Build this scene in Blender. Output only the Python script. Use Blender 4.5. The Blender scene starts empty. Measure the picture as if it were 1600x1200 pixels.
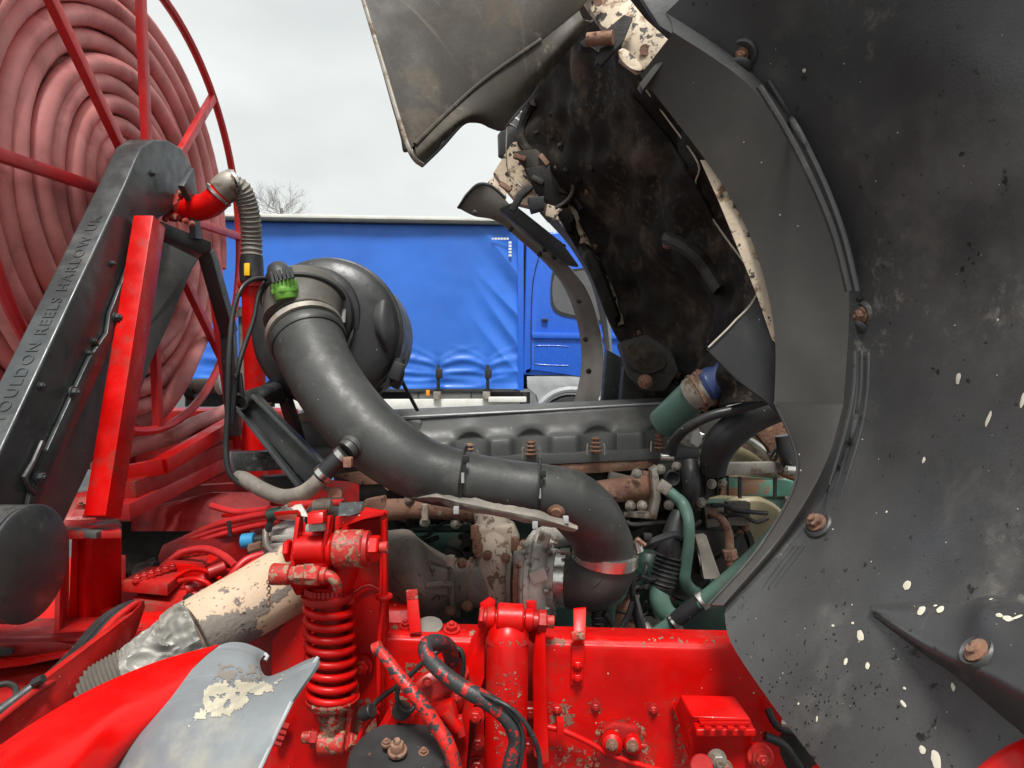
import bpy, bmesh, math, random
from mathutils import Vector, Matrix, noise
from mathutils.bvhtree import BVHTree
random.seed(7)
R = math.radians
C = bpy.context.scene.collection
S = bpy.context.scene
H = 1.2                      # eye height
FPX = 1067.0                 # focal length in photograph pixels (24 mm on 36 mm)

# ---------------------------------------------------------------- camera, sky, sun, exposure
cam = bpy.data.cameras.new('camera'); camo = bpy.data.objects.new('camera', cam); C.objects.link(camo)
camo.location = (0, 0, H); camo.rotation_euler = (R(90), 0, 0)
cam.sensor_width = 36; cam.lens = 24; cam.clip_start = .02; cam.clip_end = 2000
S.camera = camo
S.render.engine = 'CYCLES'
S.view_settings.view_transform = 'Standard'; S.view_settings.look = 'None'
S.view_settings.exposure = 0.58; S.view_settings.gamma = 1; S.view_settings.use_curve_mapping = False
W = bpy.data.worlds.new('World'); S.world = W; W.use_nodes = True
n = W.node_tree.nodes; l = W.node_tree.links; n.clear()
SUN_EL, SUN_AZ = R(62), R(180)       # azimuth clockwise from +Y: behind the camera, a little left
wo = n.new('ShaderNodeOutputWorld'); sky = n.new('ShaderNodeTexSky'); sky.sky_type = 'NISHITA'; sky.sun_disc = False
sky.sun_elevation = SUN_EL; sky.sun_rotation = SUN_AZ
bgs = n.new('ShaderNodeBackground'); bgs.inputs[1].default_value = .07; l.new(sky.outputs[0], bgs.inputs[0])
tc = n.new('ShaderNodeTexCoord'); mp = n.new('ShaderNodeMapping'); mp.inputs['Scale'].default_value = (1, 1, 1.9)
mp.inputs['Location'].default_value = (.35, .1, .62)
l.new(tc.outputs['Generated'], mp.inputs[0])
ns = n.new('ShaderNodeTexNoise'); ns.inputs['Scale'].default_value = 2.1; ns.inputs['Detail'].default_value = 5; ns.inputs['Roughness'].default_value = .45
l.new(mp.outputs[0], ns.inputs[0])
cr_ = n.new('ShaderNodeValToRGB'); cr_.color_ramp.interpolation = 'EASE'
cr_.color_ramp.elements[0].position = .33; cr_.color_ramp.elements[0].color = (.50, .53, .52, 1)
cr_.color_ramp.elements[1].position = .68; cr_.color_ramp.elements[1].color = (.70, .72, .70, 1)
l.new(ns.outputs[0], cr_.inputs[0])
bgc = n.new('ShaderNodeBackground'); bgc.inputs[1].default_value = .95; l.new(cr_.outputs[0], bgc.inputs[0])
mx = n.new('ShaderNodeMixShader'); mx.inputs[0].default_value = .93
l.new(bgs.outputs[0], mx.inputs[1]); l.new(bgc.outputs[0], mx.inputs[2]); l.new(mx.outputs[0], wo.inputs[0])
sl = bpy.data.lights.new('sun', 'SUN'); sl.energy = 3.2; sl.angle = R(16); sl.color = (1, .97, .93)
so = bpy.data.objects.new('sun', sl); C.objects.link(so)
sd = Vector((math.sin(SUN_AZ)*math.cos(SUN_EL), math.cos(SUN_AZ)*math.cos(SUN_EL), math.sin(SUN_EL)))
so.rotation_euler = sd.to_track_quat('Z', 'Y').to_euler()

# ---------------------------------------------------------------- photograph pixel -> place
def P(x, y, d): return Vector(((x-800)/FPX*d, d, H-(y-600)/FPX*d))
def PX(x, y, X): return P(x, y, X*FPX/(x-800))
def pp(*a): return [P(*q) for q in a]
V = Vector
UP = V((0, 0, 1)); FW = V((0, -1, 0)); RT = V((1, 0, 0))

# ---------------------------------------------------------------- materials
def mat(name, col, rough=.5, metal=0, var=.25, vs=6, dirt=None, dt=.6, dw=.08, ds=8, da=1, bump=.15, bs=60, speck=None, sps=55, spt=.12, dirt2=None, d2t=.65, d2s=25, d2w=.03, drough=.85, stretch=(1,1,1), spec=.5, streak=None, scuff=None):
    m = bpy.data.materials.new(name); m.use_nodes = True
    nt = m.node_tree; N = nt.nodes; L = nt.links; b = N['Principled BSDF']
    b.inputs['Metallic'].default_value = metal
    b.inputs['Specular IOR Level'].default_value = spec
    t = N.new('ShaderNodeTexCoord'); mpp = N.new('ShaderNodeMapping'); mpp.inputs['Scale'].default_value = stretch
    L.new(t.outputs['Object'], mpp.inputs[0])
    def nz(s, det=6, ro=.6, off=0):
        q = N.new('ShaderNodeTexNoise'); q.inputs['Scale'].default_value = s; q.inputs['Detail'].default_value = det; q.inputs['Roughness'].default_value = ro
        if off:
            o = N.new('ShaderNodeVectorMath'); o.inputs[1].default_value = (off, off*1.7, -off); L.new(mpp.outputs[0], o.inputs[0]); L.new(o.outputs[0], q.inputs[0])
        else: L.new(mpp.outputs[0], q.inputs[0])
        return q.outputs[0]
    def rng(src, a, w, lo=0, hi=1):
        q = N.new('ShaderNodeMapRange'); q.inputs[1].default_value = a; q.inputs[2].default_value = a+w; q.inputs[3].default_value = lo; q.inputs[4].default_value = hi
        q.interpolation_type = 'SMOOTHSTEP'
        L.new(src, q.inputs[0]); return q.outputs[0]
    def mix(f, a, c):
        q = N.new('ShaderNodeMix'); q.data_type = 'RGBA'
        if isinstance(f, (int, float)): q.inputs[0].default_value = f
        else: L.new(f, q.inputs[0])
        for s_, k in ((a, 6), (c, 7)):
            if isinstance(s_, tuple): q.inputs[k].default_value = (*s_[:3], 1)
            else: L.new(s_, q.inputs[k])
        return q.outputs[2]
    c1 = tuple(max(0, c*(1-var)) for c in col); c2 = tuple(min(1, c*(1+var)) for c in col)
    big = nz(vs)
    out = mix(rng(big, .3, .4), c1, c2)
    ro = None
    if dirt:
        mk_ = rng(nz(ds, 8, .65, 3.1), dt, dw, 0, da); out = mix(mk_, out, dirt)
        ro = mk_
    if dirt2:
        m2 = rng(nz(d2s, 5, .6, 7.7), d2t, d2w); out = mix(m2, out, dirt2)
    if streak:
        q = N.new('ShaderNodeMapping'); q.inputs['Scale'].default_value = (1.5, 60, 1.5); q.inputs['Rotation'].default_value = (.5, .4, .7); L.new(t.outputs['Object'], q.inputs[0])
        w = N.new('ShaderNodeTexNoise'); w.inputs['Scale'].default_value = 2; w.inputs['Detail'].default_value = 3; L.new(q.outputs[0], w.inputs[0])
        out = mix(rng(w.outputs[0], .62, .15, 0, .5), out, streak)
    if scuff:
        sc_, sb, sf, st_ = scuff
        a_ = rng(nz(sb, 3, .5, 11.3), st_, .12); b_ = rng(nz(sf, 9, .75, 4.4), .50, .16)
        q = N.new('ShaderNodeMath'); q.operation = 'MULTIPLY'; L.new(a_, q.inputs[0]); L.new(b_, q.inputs[1])
        q2 = N.new('ShaderNodeMath'); q2.operation = 'MULTIPLY'; q2.inputs[1].default_value = .75; L.new(q.outputs[0], q2.inputs[0])
        out = mix(q2.outputs[0], out, sc_)
    if speck:
        vo = N.new('ShaderNodeTexVoronoi'); vo.inputs['Scale'].default_value = sps; L.new(mpp.outputs[0], vo.inputs[0])
        wn = N.new('ShaderNodeSeparateColor'); L.new(vo.outputs['Color'], wn.inputs[0])
        lt = N.new('ShaderNodeMath'); lt.operation = 'MULTIPLY'; L.new(wn.outputs[0], lt.inputs[0])
        L.new(wn.outputs[1], lt.inputs[1])
        th = N.new('ShaderNodeMath'); th.operation = 'MULTIPLY'; th.inputs[1].default_value = spt; L.new(lt.outputs[0], th.inputs[0])
        lo = N.new('ShaderNodeMath'); lo.operation = 'LESS_THAN'; L.new(vo.outputs['Distance'], lo.inputs[0]); L.new(th.outputs[0], lo.inputs[1])
        out = mix(lo.outputs[0], out, speck)
    L.new(out, b.inputs['Base Color'])
    rr = rng(nz(vs*4, 4, .5, 5.5), .3, .4, max(.05, rough-.09), min(1, rough+.12))
    if ro is not None:
        q = N.new('ShaderNodeMix'); q.data_type = 'FLOAT'; L.new(ro, q.inputs[0]); L.new(rr, q.inputs[2]); q.inputs[3].default_value = drough; rr = q.outputs[0]
    L.new(rr, b.inputs['Roughness'])
    if bump:
        bb = N.new('ShaderNodeBump'); bb.inputs['Strength'].default_value = bump; bb.inputs['Distance'].default_value = .004
        L.new(nz(bs, 5, .6, 1.3), bb.inputs['Height']); L.new(bb.outputs[0], b.inputs['Normal'])
    return m
MUD = (.11, .075, .045); DUST = (.30, .26, .20)
M = dict(
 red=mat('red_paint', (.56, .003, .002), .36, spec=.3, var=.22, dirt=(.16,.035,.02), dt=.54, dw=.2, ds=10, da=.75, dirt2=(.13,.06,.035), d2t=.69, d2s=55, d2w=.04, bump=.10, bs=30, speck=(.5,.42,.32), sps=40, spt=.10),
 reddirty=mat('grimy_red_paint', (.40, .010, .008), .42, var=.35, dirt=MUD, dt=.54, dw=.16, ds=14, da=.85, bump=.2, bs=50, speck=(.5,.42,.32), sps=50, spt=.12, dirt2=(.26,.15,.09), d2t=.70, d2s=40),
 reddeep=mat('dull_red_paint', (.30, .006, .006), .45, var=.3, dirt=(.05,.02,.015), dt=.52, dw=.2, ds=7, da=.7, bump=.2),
 redframe=mat('weathered_red_frame_paint', (.52, .020, .022), .38, var=.2, dirt=(.30,.12,.08), dt=.60, dw=.14, ds=10, da=.6, bump=.12, bs=50, dirt2=(.45,.30,.2), d2t=.74, d2s=50),
 rusttrim=mat('flaking_rusty_red', (.42, .02, .015), .5, var=.3, dirt=(.30,.20,.13), dt=.52, dw=.06, ds=75, bump=.5, bs=80, dirt2=(.12,.06,.03), d2t=.58, d2s=60),
 peel=mat('rubber_with_peeling_red_paint', (.035,.036,.037), .5, var=.3, dirt=(.60,.018,.012), dt=.47, dw=.02, ds=75, drough=.4, bump=.5, bs=60),
 peelblack=mat('black_rubber_with_little_red_paint', (.030,.031,.032), .5, var=.3, dirt=(.50,.014,.010), dt=.555, dw=.02, ds=60, drough=.4, bump=.5, bs=60),
 hose=mat('faded_red_rubber_hose', (.66, .24, .225), .5, var=.22, vs=5, dirt=(.36,.09,.085), dt=.52, dw=.2, ds=7, da=.7, bump=.15, bs=40, dirt2=(.6,.33,.30), d2t=.72, d2s=9, d2w=.15),
 black=mat('black_rubber', (.020,.020,.021), .45, var=.3, dirt=(.10,.09,.08), dt=.56, dw=.25, ds=8, da=.6, bump=.1, speck=(.5,.5,.45), sps=60, spt=.10),
 pipe=mat('black_moulded_duct', (.040,.041,.039), .46, var=.2, dirt=(.13,.125,.11), dt=.52, dw=.25, ds=9, da=.6, bump=.12, bs=120, speck=(.6,.6,.55), sps=70, spt=.09),
 plastic=mat('black_plastic', (.030,.031,.032), .42, var=.2, dirt=(.11,.105,.09), dt=.55, dw=.3, ds=5, da=.5, bump=.08, bs=100, speck=(.5,.5,.45), sps=60, spt=.10),
 liner=mat('dusty_black_arch_liner', (.058,.058,.059), .33, var=.3, vs=2.2, dirt=(.125,.12,.112), dt=.52, dw=.2, ds=4.2, da=.7, bump=.12, bs=220, speck=(.55,.53,.48), sps=45, spt=.07, dirt2=(.015,.015,.015), d2t=.64, d2s=38, d2w=.05, drough=.55, scuff=((.24,.225,.20), 3.0, 26, .555)),
 brown=mat('dusty_brown_flange', (.054,.049,.045), .48, var=.15, vs=3, dirt=(.085,.077,.068), dt=.5, dw=.3, ds=5, da=.6, bump=.06, speck=(.6,.55,.48), sps=30, spt=.07),
 soot=mat('sooty_bulkhead', (.013,.011,.009), .72, var=.4, vs=4, dirt=(.11,.078,.055), dt=.50, dw=.18, ds=6, da=.7, bump=.6, bs=25, dirt2=(.15,.085,.05), d2t=.66, d2s=16, d2w=.06, spec=.25, scuff=((.13,.095,.065), 5, 40, .50)),
 flap=mat('dusty_dark_panel', (.036,.028,.020), .6, var=.35, vs=3, dirt=(.10,.08,.055), dt=.50, dw=.2, ds=9, da=.75, bump=.2, dirt2=(.03,.025,.022), d2t=.62, d2s=14, d2w=.1, streak=(.13,.11,.085), scuff=((.19,.16,.12), 4, 30, .52)),
 greymetal=mat('scuffed_grey_steel', (.055,.060,.062), .34, metal=.25, var=.25, dirt=(.16,.155,.135), dt=.55, dw=.2, ds=6, da=.6, bump=.1, scuff=((.30,.30,.27), 4, 22, .55), dirt2=(.4,.4,.37), d2t=.76, d2s=18, d2w=.03),
 cover=mat('grey_moulded_cover', (.085,.087,.085), .5, var=.15, dirt=(.21,.195,.17), dt=.5, dw=.3, ds=6, da=.6, bump=.08, speck=(.5,.48,.42), sps=50, spt=.09),
 steel=mat('bright_steel', (.62,.60,.56), .25, metal=.95, var=.12, dirt=(.25,.16,.10), dt=.58, dw=.12, ds=30, bump=.05),
 dullsteel=mat('dull_dirty_steel', (.33,.30,.26), .5, metal=.5, var=.25, dirt=(.16,.11,.07), dt=.5, dw=.15, ds=25, bump=.2),
 alu=mat('cast_aluminium', (.43,.405,.37), .58, metal=.25, var=.2, dirt=(.16,.13,.10), dt=.52, dw=.15, ds=25, bump=.5, bs=150),
 cast=mat('rough_cast_iron', (.165,.143,.122), .75, var=.25, dirt=(.21,.16,.12), dt=.5, dw=.2, ds=12, da=.7, bump=.7, bs=90, dirt2=(.06,.045,.04), d2t=.62, d2s=40),
 rust=mat('rusted_iron', (.20,.10,.065), .8, var=.35, dirt=(.30,.19,.13), dt=.5, dw=.15, ds=22, bump=.6, bs=90, dirt2=(.08,.04,.03), d2t=.6, d2s=45),
 mottle=mat('flaking_beige_on_iron', (.40,.335,.27), .8, var=.2, dirt=(.14,.095,.07), dt=.555, dw=.025, ds=38, bump=.5, bs=80),
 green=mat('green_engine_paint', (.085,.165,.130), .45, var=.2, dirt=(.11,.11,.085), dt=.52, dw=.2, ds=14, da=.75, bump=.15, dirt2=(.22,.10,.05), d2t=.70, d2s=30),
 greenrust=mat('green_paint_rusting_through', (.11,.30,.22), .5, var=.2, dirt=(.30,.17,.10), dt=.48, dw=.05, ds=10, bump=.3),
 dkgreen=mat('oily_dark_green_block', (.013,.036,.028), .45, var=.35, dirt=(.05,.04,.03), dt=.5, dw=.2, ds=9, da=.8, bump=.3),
 dark=mat('oily_black_iron', (.018,.016,.014), .6, var=.4, dirt=(.07,.055,.04), dt=.52, dw=.2, ds=12, da=.7, bump=.4),
 beige=mat('beige_lagged_exhaust', (.50,.375,.26), .75, var=.1, dirt=(.15,.12,.11), dt=.535, dw=.018, ds=3.4, bump=.25, bs=60, dirt2=(.20,.10,.05), d2t=.62, d2s=90),
 foil=mat('crumpled_foil', (.27,.26,.235), .55, metal=.3, var=.3, dirt=(.25,.21,.16), dt=.48, dw=.2, ds=12, bump=.6, bs=25),
 shield=mat('dusty_heat_shield', (.20,.18,.155), .65, metal=.2, var=.2, dirt=(.32,.28,.22), dt=.5, dw=.2, ds=14, bump=.3),
 cream=mat('peeling_cream_paint', (.66,.54,.40), .6, var=.2, dirt=(.20,.11,.06), dt=.52, dw=.14, ds=30, bump=.3, dirt2=(.04,.03,.025), d2t=.56, d2s=45, d2w=.06),
 fender=mat('scuffed_grey_rubber', (.17,.185,.195), .55, var=.2, dirt=(.30,.29,.25), dt=.54, dw=.16, ds=7, da=.85, bump=.12, dirt2=(.08,.085,.09), d2t=.68, d2s=12, d2w=.1, streak=(.32,.33,.33)),
 fendred=mat('glossy_red_fender', (.60,.003,.002), .24, spec=.35, var=.05, bump=.03, dirt=(.5,.12,.08), dt=.76, dw=.03, ds=25),
 blue=mat('blue_curtain_pvc', (.030,.15,.60), .40, var=.12, vs=.8, dirt=(.03,.10,.38), dt=.58, dw=.2, ds=1.2, da=.5, bump=.08, bs=8),
 bluecab=mat('blue_cab_paint', (.022,.12,.60), .3, var=.05, bump=0),
 bluehose=mat('blue_silicone_hose', (.035,.06,.17), .45, var=.2, dirt=(.10,.10,.12), dt=.5, dw=.2, ds=12, bump=.1),
 white=mat('dirty_white_paint', (.68,.67,.62), .5, var=.1, dirt=(.4,.38,.33), dt=.55, dw=.2, ds=2, bump=.05),
 lightgrey=mat('light_grey_plastic', (.34,.35,.36), .5, var=.1, bump=.03),
 trim=mat('grey_arch_trim', (.20,.185,.165), .5, var=.2, dirt=(.10,.085,.07), dt=.52, dw=.2, ds=7, da=.7, bump=.15, speck=(.03,.03,.03), sps=40, spt=.08),
 glass=mat('dark_window_glass', (.10,.10,.105), .12, var=.1, bump=0),
 orange=mat('orange_lens', (.85,.28,.01), .3, bump=0, var=.05),
 yellow=mat('yellow_tag', (.85,.50,.01), .4, bump=0, var=.05),
 lime=mat('lime_green_plastic', (.15,.36,.05), .45, bump=.05, var=.15, dirt=(.12,.2,.05), dt=.55, dw=.2, ds=30),
 cyan=mat('blue_connector_plastic', (.04,.33,.62), .4, bump=.05, var=.15),
 pale=mat('pale_grp_tank', (.60,.63,.60), .4, bump=.03, var=.05),
 fan=mat('ochre_fan_plastic', (.25,.21,.125), .55, var=.15, bump=.05, dirt=(.12,.10,.06), dt=.52, dw=.2, ds=6),
 asphalt=mat('wet_asphalt', (.055,.055,.055), .75, var=.3, vs=1, bump=.4, bs=120),
 bark=mat('bare_bark', (.30,.28,.26), .9, var=.3, bump=0),
 driedmud=mat('dried_pale_mud', (.46,.42,.32), .9, var=.25, vs=14, dirt=(.30,.28,.23), dt=.5, dw=.15, ds=20, bump=.3),
 dusty=mat('dusty_socket_plastic', (.085,.078,.066), .6, var=.2, dirt=(.16,.145,.115), dt=.5, dw=.25, ds=9, da=.7, bump=.12, bs=100),
 spot=mat('pale_splash', (.62,.58,.47), .7, var=.15, bump=.1),
 gasket=mat('cream_sealant_line', (.45,.40,.32), .7, var=.3, bump=.2),
)

# ---------------------------------------------------------------- mesh tools
def cr(pts, k=6):
    pts = [tuple(p) for p in pts]; n_ = len(pts); out = []
    for i in range(n_-1):
        a = pts[max(i-1, 0)]; b = pts[i]; c = pts[i+1]; d = pts[min(i+2, n_-1)]
        for j in range(k):
            t = j/k
            out.append(tuple(.5*((2*q)+(-p+r)*t+(2*p-5*q+4*r-s)*t*t+(-p+3*q-3*r+s)*t**3) for p, q, r, s in zip(a, b, c, d)))
    out.append(pts[-1]); return out
class MB:
    def __init__(s): s.v = []; s.f = []
    def add(s, vs, fs):
        o = len(s.v); s.v += [V(q) for q in vs]; s.f += [tuple(i+o for i in q) for q in fs]; return s
    def hexa(s, a, b): # two quads
        return s.add(list(a)+list(b), [(0,1,2,3),(7,6,5,4),(0,4,5,1),(1,5,6,2),(2,6,7,3),(3,7,4,0)])
    def box(s, c, sx, sy, sz, rot=None):
        c = V(c); q = []
        for z in (-1, 1):
            for x, y in ((-1,-1),(1,-1),(1,1),(-1,1)):
                w = V((x*sx/2, y*sy/2, z*sz/2)); q.append(c+(rot @ w if rot else w))
        return s.hexa(q[:4], q[4:])
    def beam(s, p0, p1, w, h, up=UP):
        p0 = V(p0); p1 = V(p1); d = (p1-p0).normalized(); a = d.cross(up)
        if a.length < 1e-3: a = d.cross(RT)
        a.normalize(); b = a.cross(d)
        f_ = lambda p: [p+a*x*w/2+b*y*h/2 for x, y in ((-1,-1),(1,-1),(1,1),(-1,1))]
        return s.hexa(f_(p0), f_(p1))
    def prism(s, pts, vec):
        vec = V(vec); n_ = len(pts); a = [V(p) for p in pts]
        fs = [tuple(range(n_)), tuple(reversed(range(n_, 2*n_)))]
        fs += [(i, (i+1) % n_, (i+1) % n_+n_, i+n_) for i in range(n_)]
        return s.add(a+[p+vec for p in a], fs)
    def tube(s, pts, r, n=12, cap=True, inner=None):
        pts = [V(p[:3]) for p in pts]; m = len(pts)
        rs = list(r) if hasattr(r, '__len__') else [r]*m
        t0 = (pts[1]-pts[0]).normalized(); a = t0.cross(UP if abs(t0.z) < .9 else RT).normalized()
        vs = []
        for i in range(m):
            t = (pts[min(i+1, m-1)]-pts[max(i-1, 0)])
            t = t.normalized() if t.length > 1e-9 else t0
            a = (a-t*a.dot(t)).normalized(); b = t.cross(a)
            for k in range(n):
                g = 2*math.pi*k/n; vs.append(pts[i]+(a*math.cos(g)+b*math.sin(g))*rs[i])
        fs = [(i*n+k, i*n+(k+1) % n, (i+1)*n+(k+1) % n, (i+1)*n+k) for i in range(m-1) for k in range(n)]
        if cap: fs += [tuple(reversed(range(n))), tuple(range((m-1)*n, m*n))]
        return s.add(vs, fs)
    def ptube(s, pts, n=12, k=6, cap=True):
        q = cr([(*P(x, y, d), rp*d/FPX) for x, y, d, rp in pts], k)
        return s.tube([V(p[:3]) for p in q], [p[3] for p in q], n, cap)
    def bellows(s, p0, p1, r, amp, nr, n=16, r1=None):
        p0 = V(p0); p1 = V(p1); ps = []; rs = []; r1 = r1 or r
        for i in range(nr*4+1):
            t = i/(nr*4); ps.append(p0.lerp(p1, t)); rs.append(r+(r1-r)*t+amp*(0, 1, 0, -1)[i % 4])
        return s.tube(ps, rs, n)
    def lathe(s, o, ax, prof, n=32):
        o = V(o); ax = V(ax).normalized(); a = ax.cross(UP if abs(ax.z) < .9 else RT).normalized(); b = ax.cross(a)
        vs = []
        for t, r in prof:
            for k in range(n):
                g = 2*math.pi*k/n; vs.append(o+ax*t+(a*math.cos(g)+b*math.sin(g))*max(r, 1e-5))
        m = len(prof)
        fs = [(i*n+k, i*n+(k+1) % n, (i+1)*n+(k+1) % n, (i+1)*n+k) for i in range(m-1) for k in range(n)]
        fs += [tuple(reversed(range(n))), tuple(range((m-1)*n, m*n))]
        return s.add(vs, fs)
    def cyl(s, p0, p1, r, n=20, r1=None, ch=.12):
        p0 = V(p0); p1 = V(p1); L_ = (p1-p0).length; r1 = r if r1 is None else r1; c = min(ch*min(r, r1), L_*.3)
        return s.lathe(p0, p1-p0, [(0, r-c), (c, r), (L_-c, r1), (L_, r1-c)], n)
    def bolt(s, p, d=FW, r=.008, h=None):
        p = V(p); d = V(d).normalized(); h = h or r*.9
        s.lathe(p-d*.002, d, [(0, r*1.35), (.002+r*.25, r*1.35), (.002+r*.26, r*1.2)], 16)
        s.lathe(p+d*r*.2, d, [(0, r), (h*.85, r), (h, r*.85)], 6)
        s.lathe(p+d*(r*.2+h*.9), d, [(0, r*.5), (h*.5, r*.5), (h*.6, r*.42)], 10)
        return s
    def torus(s, c, ax, R_, r, n=40, m=10, a0=0, a1=360, ref=None):
        ax = V(ax).normalized(); a = (V(ref) if ref else (ax.cross(UP) if abs(ax.z) < .9 else ax.cross(RT))); a = (a-ax*a.dot(ax)).normalized(); b = ax.cross(a); c = V(c)
        ps = [c+(a*math.cos(R(a0+(a1-a0)*i/n))+b*math.sin(R(a0+(a1-a0)*i/n)))*R_ for i in range(n+1)]
        return s.tube(ps, r, m, cap=abs(a1-a0) < 359)
    def ribbon(s, pts, ws, th, nrm):   # flat strap along points
        pts = [V(p) for p in pts]; m = len(pts); ws = ws if hasattr(ws, '__len__') else [ws]*m; nrm = V(nrm).normalized(); vs = []
        for i in range(m):
            t = (pts[min(i+1, m-1)]-pts[max(i-1, 0)]).normalized(); b = t.cross(nrm).normalized()
            for x, y in ((-.5, 0), (.5, 0), (.5, 1), (-.5, 1)): vs.append(pts[i]+b*ws[i]*x+nrm*th*y)
        fs = [(i*4+k, i*4+(k+1) % 4, i*4+4+(k+1) % 4, i*4+4+k) for i in range(m-1) for k in range(4)]+[(3,2,1,0), tuple(range(m*4-4, m*4))]
        return s.add(vs, fs)
    def loft(s, rows, ku=5, kv=5, th=.004, disp=0, dsc=8, fn=None):
        rs = [cr(r, ku) for r in rows]; cols = [cr([r[i] for r in rs], kv) for i in range(len(rs[0]))]
        nu = len(cols); nv = len(cols[0]); g = [[V(cols[i][j]) for j in range(nv)] for i in range(nu)]
        if fn:
            for i in range(nu):
                for j in range(nv): g[i][j] = fn(g[i][j], i/(nu-1), j/(nv-1))
        def nrm(i, j):
            a = g[min(i+1, nu-1)][j]-g[max(i-1, 0)][j]; b = g[i][min(j+1, nv-1)]-g[i][max(j-1, 0)]
            q = a.cross(b); return q.normalized() if q.length > 1e-12 else V((0, -1, 0))
        nn = [[nrm(i, j) for j in range(nv)] for i in range(nu)]
        fl = 1 if sum((nn[i][j].y for i in range(nu) for j in range(nv))) < 0 else -1
        for i in range(nu):
            for j in range(nv):
                nn[i][j] = nn[i][j]*fl
                if disp: g[i][j] = g[i][j]+nn[i][j]*disp*(noise.fractal(g[i][j]*dsc, 1, 2, 3))
        vs = [g[i][j] for i in range(nu) for j in range(nv)]+[g[i][j]-nn[i][j]*th for i in range(nu) for j in range(nv)]
        o = nu*nv; fs = []
        for i in range(nu-1):
            for j in range(nv-1):
                a, b, c, d = i*nv+j, i*nv+j+1, (i+1)*nv+j+1, (i+1)*nv+j
                fs += [(a, b, c, d), (a+o, d+o, c+o, b+o)]
        for i in range(nu-1):
            for j in (0, nv-1): a, d = i*nv+j, (i+1)*nv+j; fs.append((a, d, d+o, a+o))
        for j in range(nv-1):
            for i in (0, nu-1): a, b = i*nv+j, i*nv+j+1; fs.append((a, b, b+o, a+o))
        s.grid = g; s.nn = nn
        return s.add(vs, fs)
def mesh_of(mb, name, m, off=V((0, 0, 0)), bev=0, seg=2, ang=38):
    me = bpy.data.meshes.new(name); me.from_pydata([tuple(q-off) for q in mb.v], [], mb.f)
    bm = bmesh.new(); bm.from_mesh(me); bmesh.ops.recalc_face_normals(bm, faces=bm.faces)
    if bev:
        es = [e for e in bm.edges if len(e.link_faces) == 2 and e.calc_face_angle(0) > R(35)]
        bmesh.ops.bevel(bm, geom=es, offset=bev, segments=seg, profile=.6, affect='EDGES', clamp_overlap=True)
    bm.to_mesh(me); bm.free(); me.materials.append(m); me.shade_smooth(); me.set_sharp_from_angle(angle=R(ang)); return me
def root_of(o):
    while o.parent: o = o.parent
    return o
def thing(name, label, cat, loc, group=None):
    o = bpy.data.objects.new(name, None); C.objects.link(o); o.location = loc; o.empty_display_size = .05
    o['label'] = label; o['category'] = cat
    if group: o['group'] = group
    return o
def part(name, mb, m, parent, bev=0, seg=2, label=None, ang=38, kind=None):
    off = V(root_of(parent).location)
    o = bpy.data.objects.new(name, mesh_of(mb, name, M[m] if isinstance(m, str) else m, off, bev, seg, ang)); C.objects.link(o); o.parent = parent
    if label: o['label'] = label
    if kind: o['kind'] = kind
    return o
def solo(name, mb, m, label, cat, bev=0, seg=2, group=None, kind=None, ang=38):
    o = bpy.data.objects.new(name, mesh_of(mb, name, M[m], bev=bev, seg=seg, ang=ang)); C.objects.link(o)
    if label: o['label'] = label
    if cat: o['category'] = cat
    if group: o['group'] = group
    if kind: o['kind'] = kind
    return o
def text_mesh(body, size, ext, m, origin, xdir, ydir, parent, name='letter', bev=0, align='LEFT', space=1.0):
    cu = bpy.data.curves.new('t', 'FONT'); cu.body = body; cu.size = size; cu.extrude = ext; cu.bevel_depth = bev; cu.align_x = align; cu.space_character = space
    to = bpy.data.objects.new('t', cu); C.objects.link(to); bpy.context.view_layer.update()
    me = bpy.data.meshes.new_from_object(to.evaluated_get(bpy.context.evaluated_depsgraph_get())); bpy.data.objects.remove(to)
    x = V(xdir).normalized(); z = x.cross(V(ydir)).normalized(); y = z.cross(x); off = V(root_of(parent).location)
    mt = Matrix((x, y, z)).transposed().to_4x4(); mt.translation = V(origin)-off
    me.transform(mt); bm = bmesh.new(); bm.from_mesh(me); bmesh.ops.remove_doubles(bm, verts=bm.verts, dist=1e-6); left = set(bm.verts); out = []
    while left:
        seed = left.pop(); isl = {seed}; st = [seed]
        while st:
            for e in st.pop().link_edges:
                for w_ in e.verts:
                    if w_ not in isl: isl.add(w_); st.append(w_)
        left -= isl; idx = {w_: i for i, w_ in enumerate(isl)}; fs = {f_ for w_ in isl for f_ in w_.link_faces}
        m2 = bpy.data.meshes.new(name); m2.from_pydata([tuple(w_.co) for w_ in isl], [], [tuple(idx[w_] for w_ in f_.verts) for f_ in fs]); m2.materials.append(M[m])
        o = bpy.data.objects.new(name, m2); C.objects.link(o); o.parent = parent; out.append(o)
    bm.free(); return out
def bolts(parent, m, lst, name='bolt'):
    for p, d, r in lst: part(name, MB().bolt(p, d, r), m, parent)
def bvh(mb):
    return BVHTree.FromPolygons([tuple(q) for q in mb.v], mb.f)
def hit(tree, x, y):
    d = P(x, y, 1)-V((0, 0, H)); q = tree.ray_cast(V((0, 0, H)), d.normalized())
    if q[0] is None: return None
    nn = q[1] if q[1].dot(d) < 0 else -q[1]
    return q[0], nn

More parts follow.
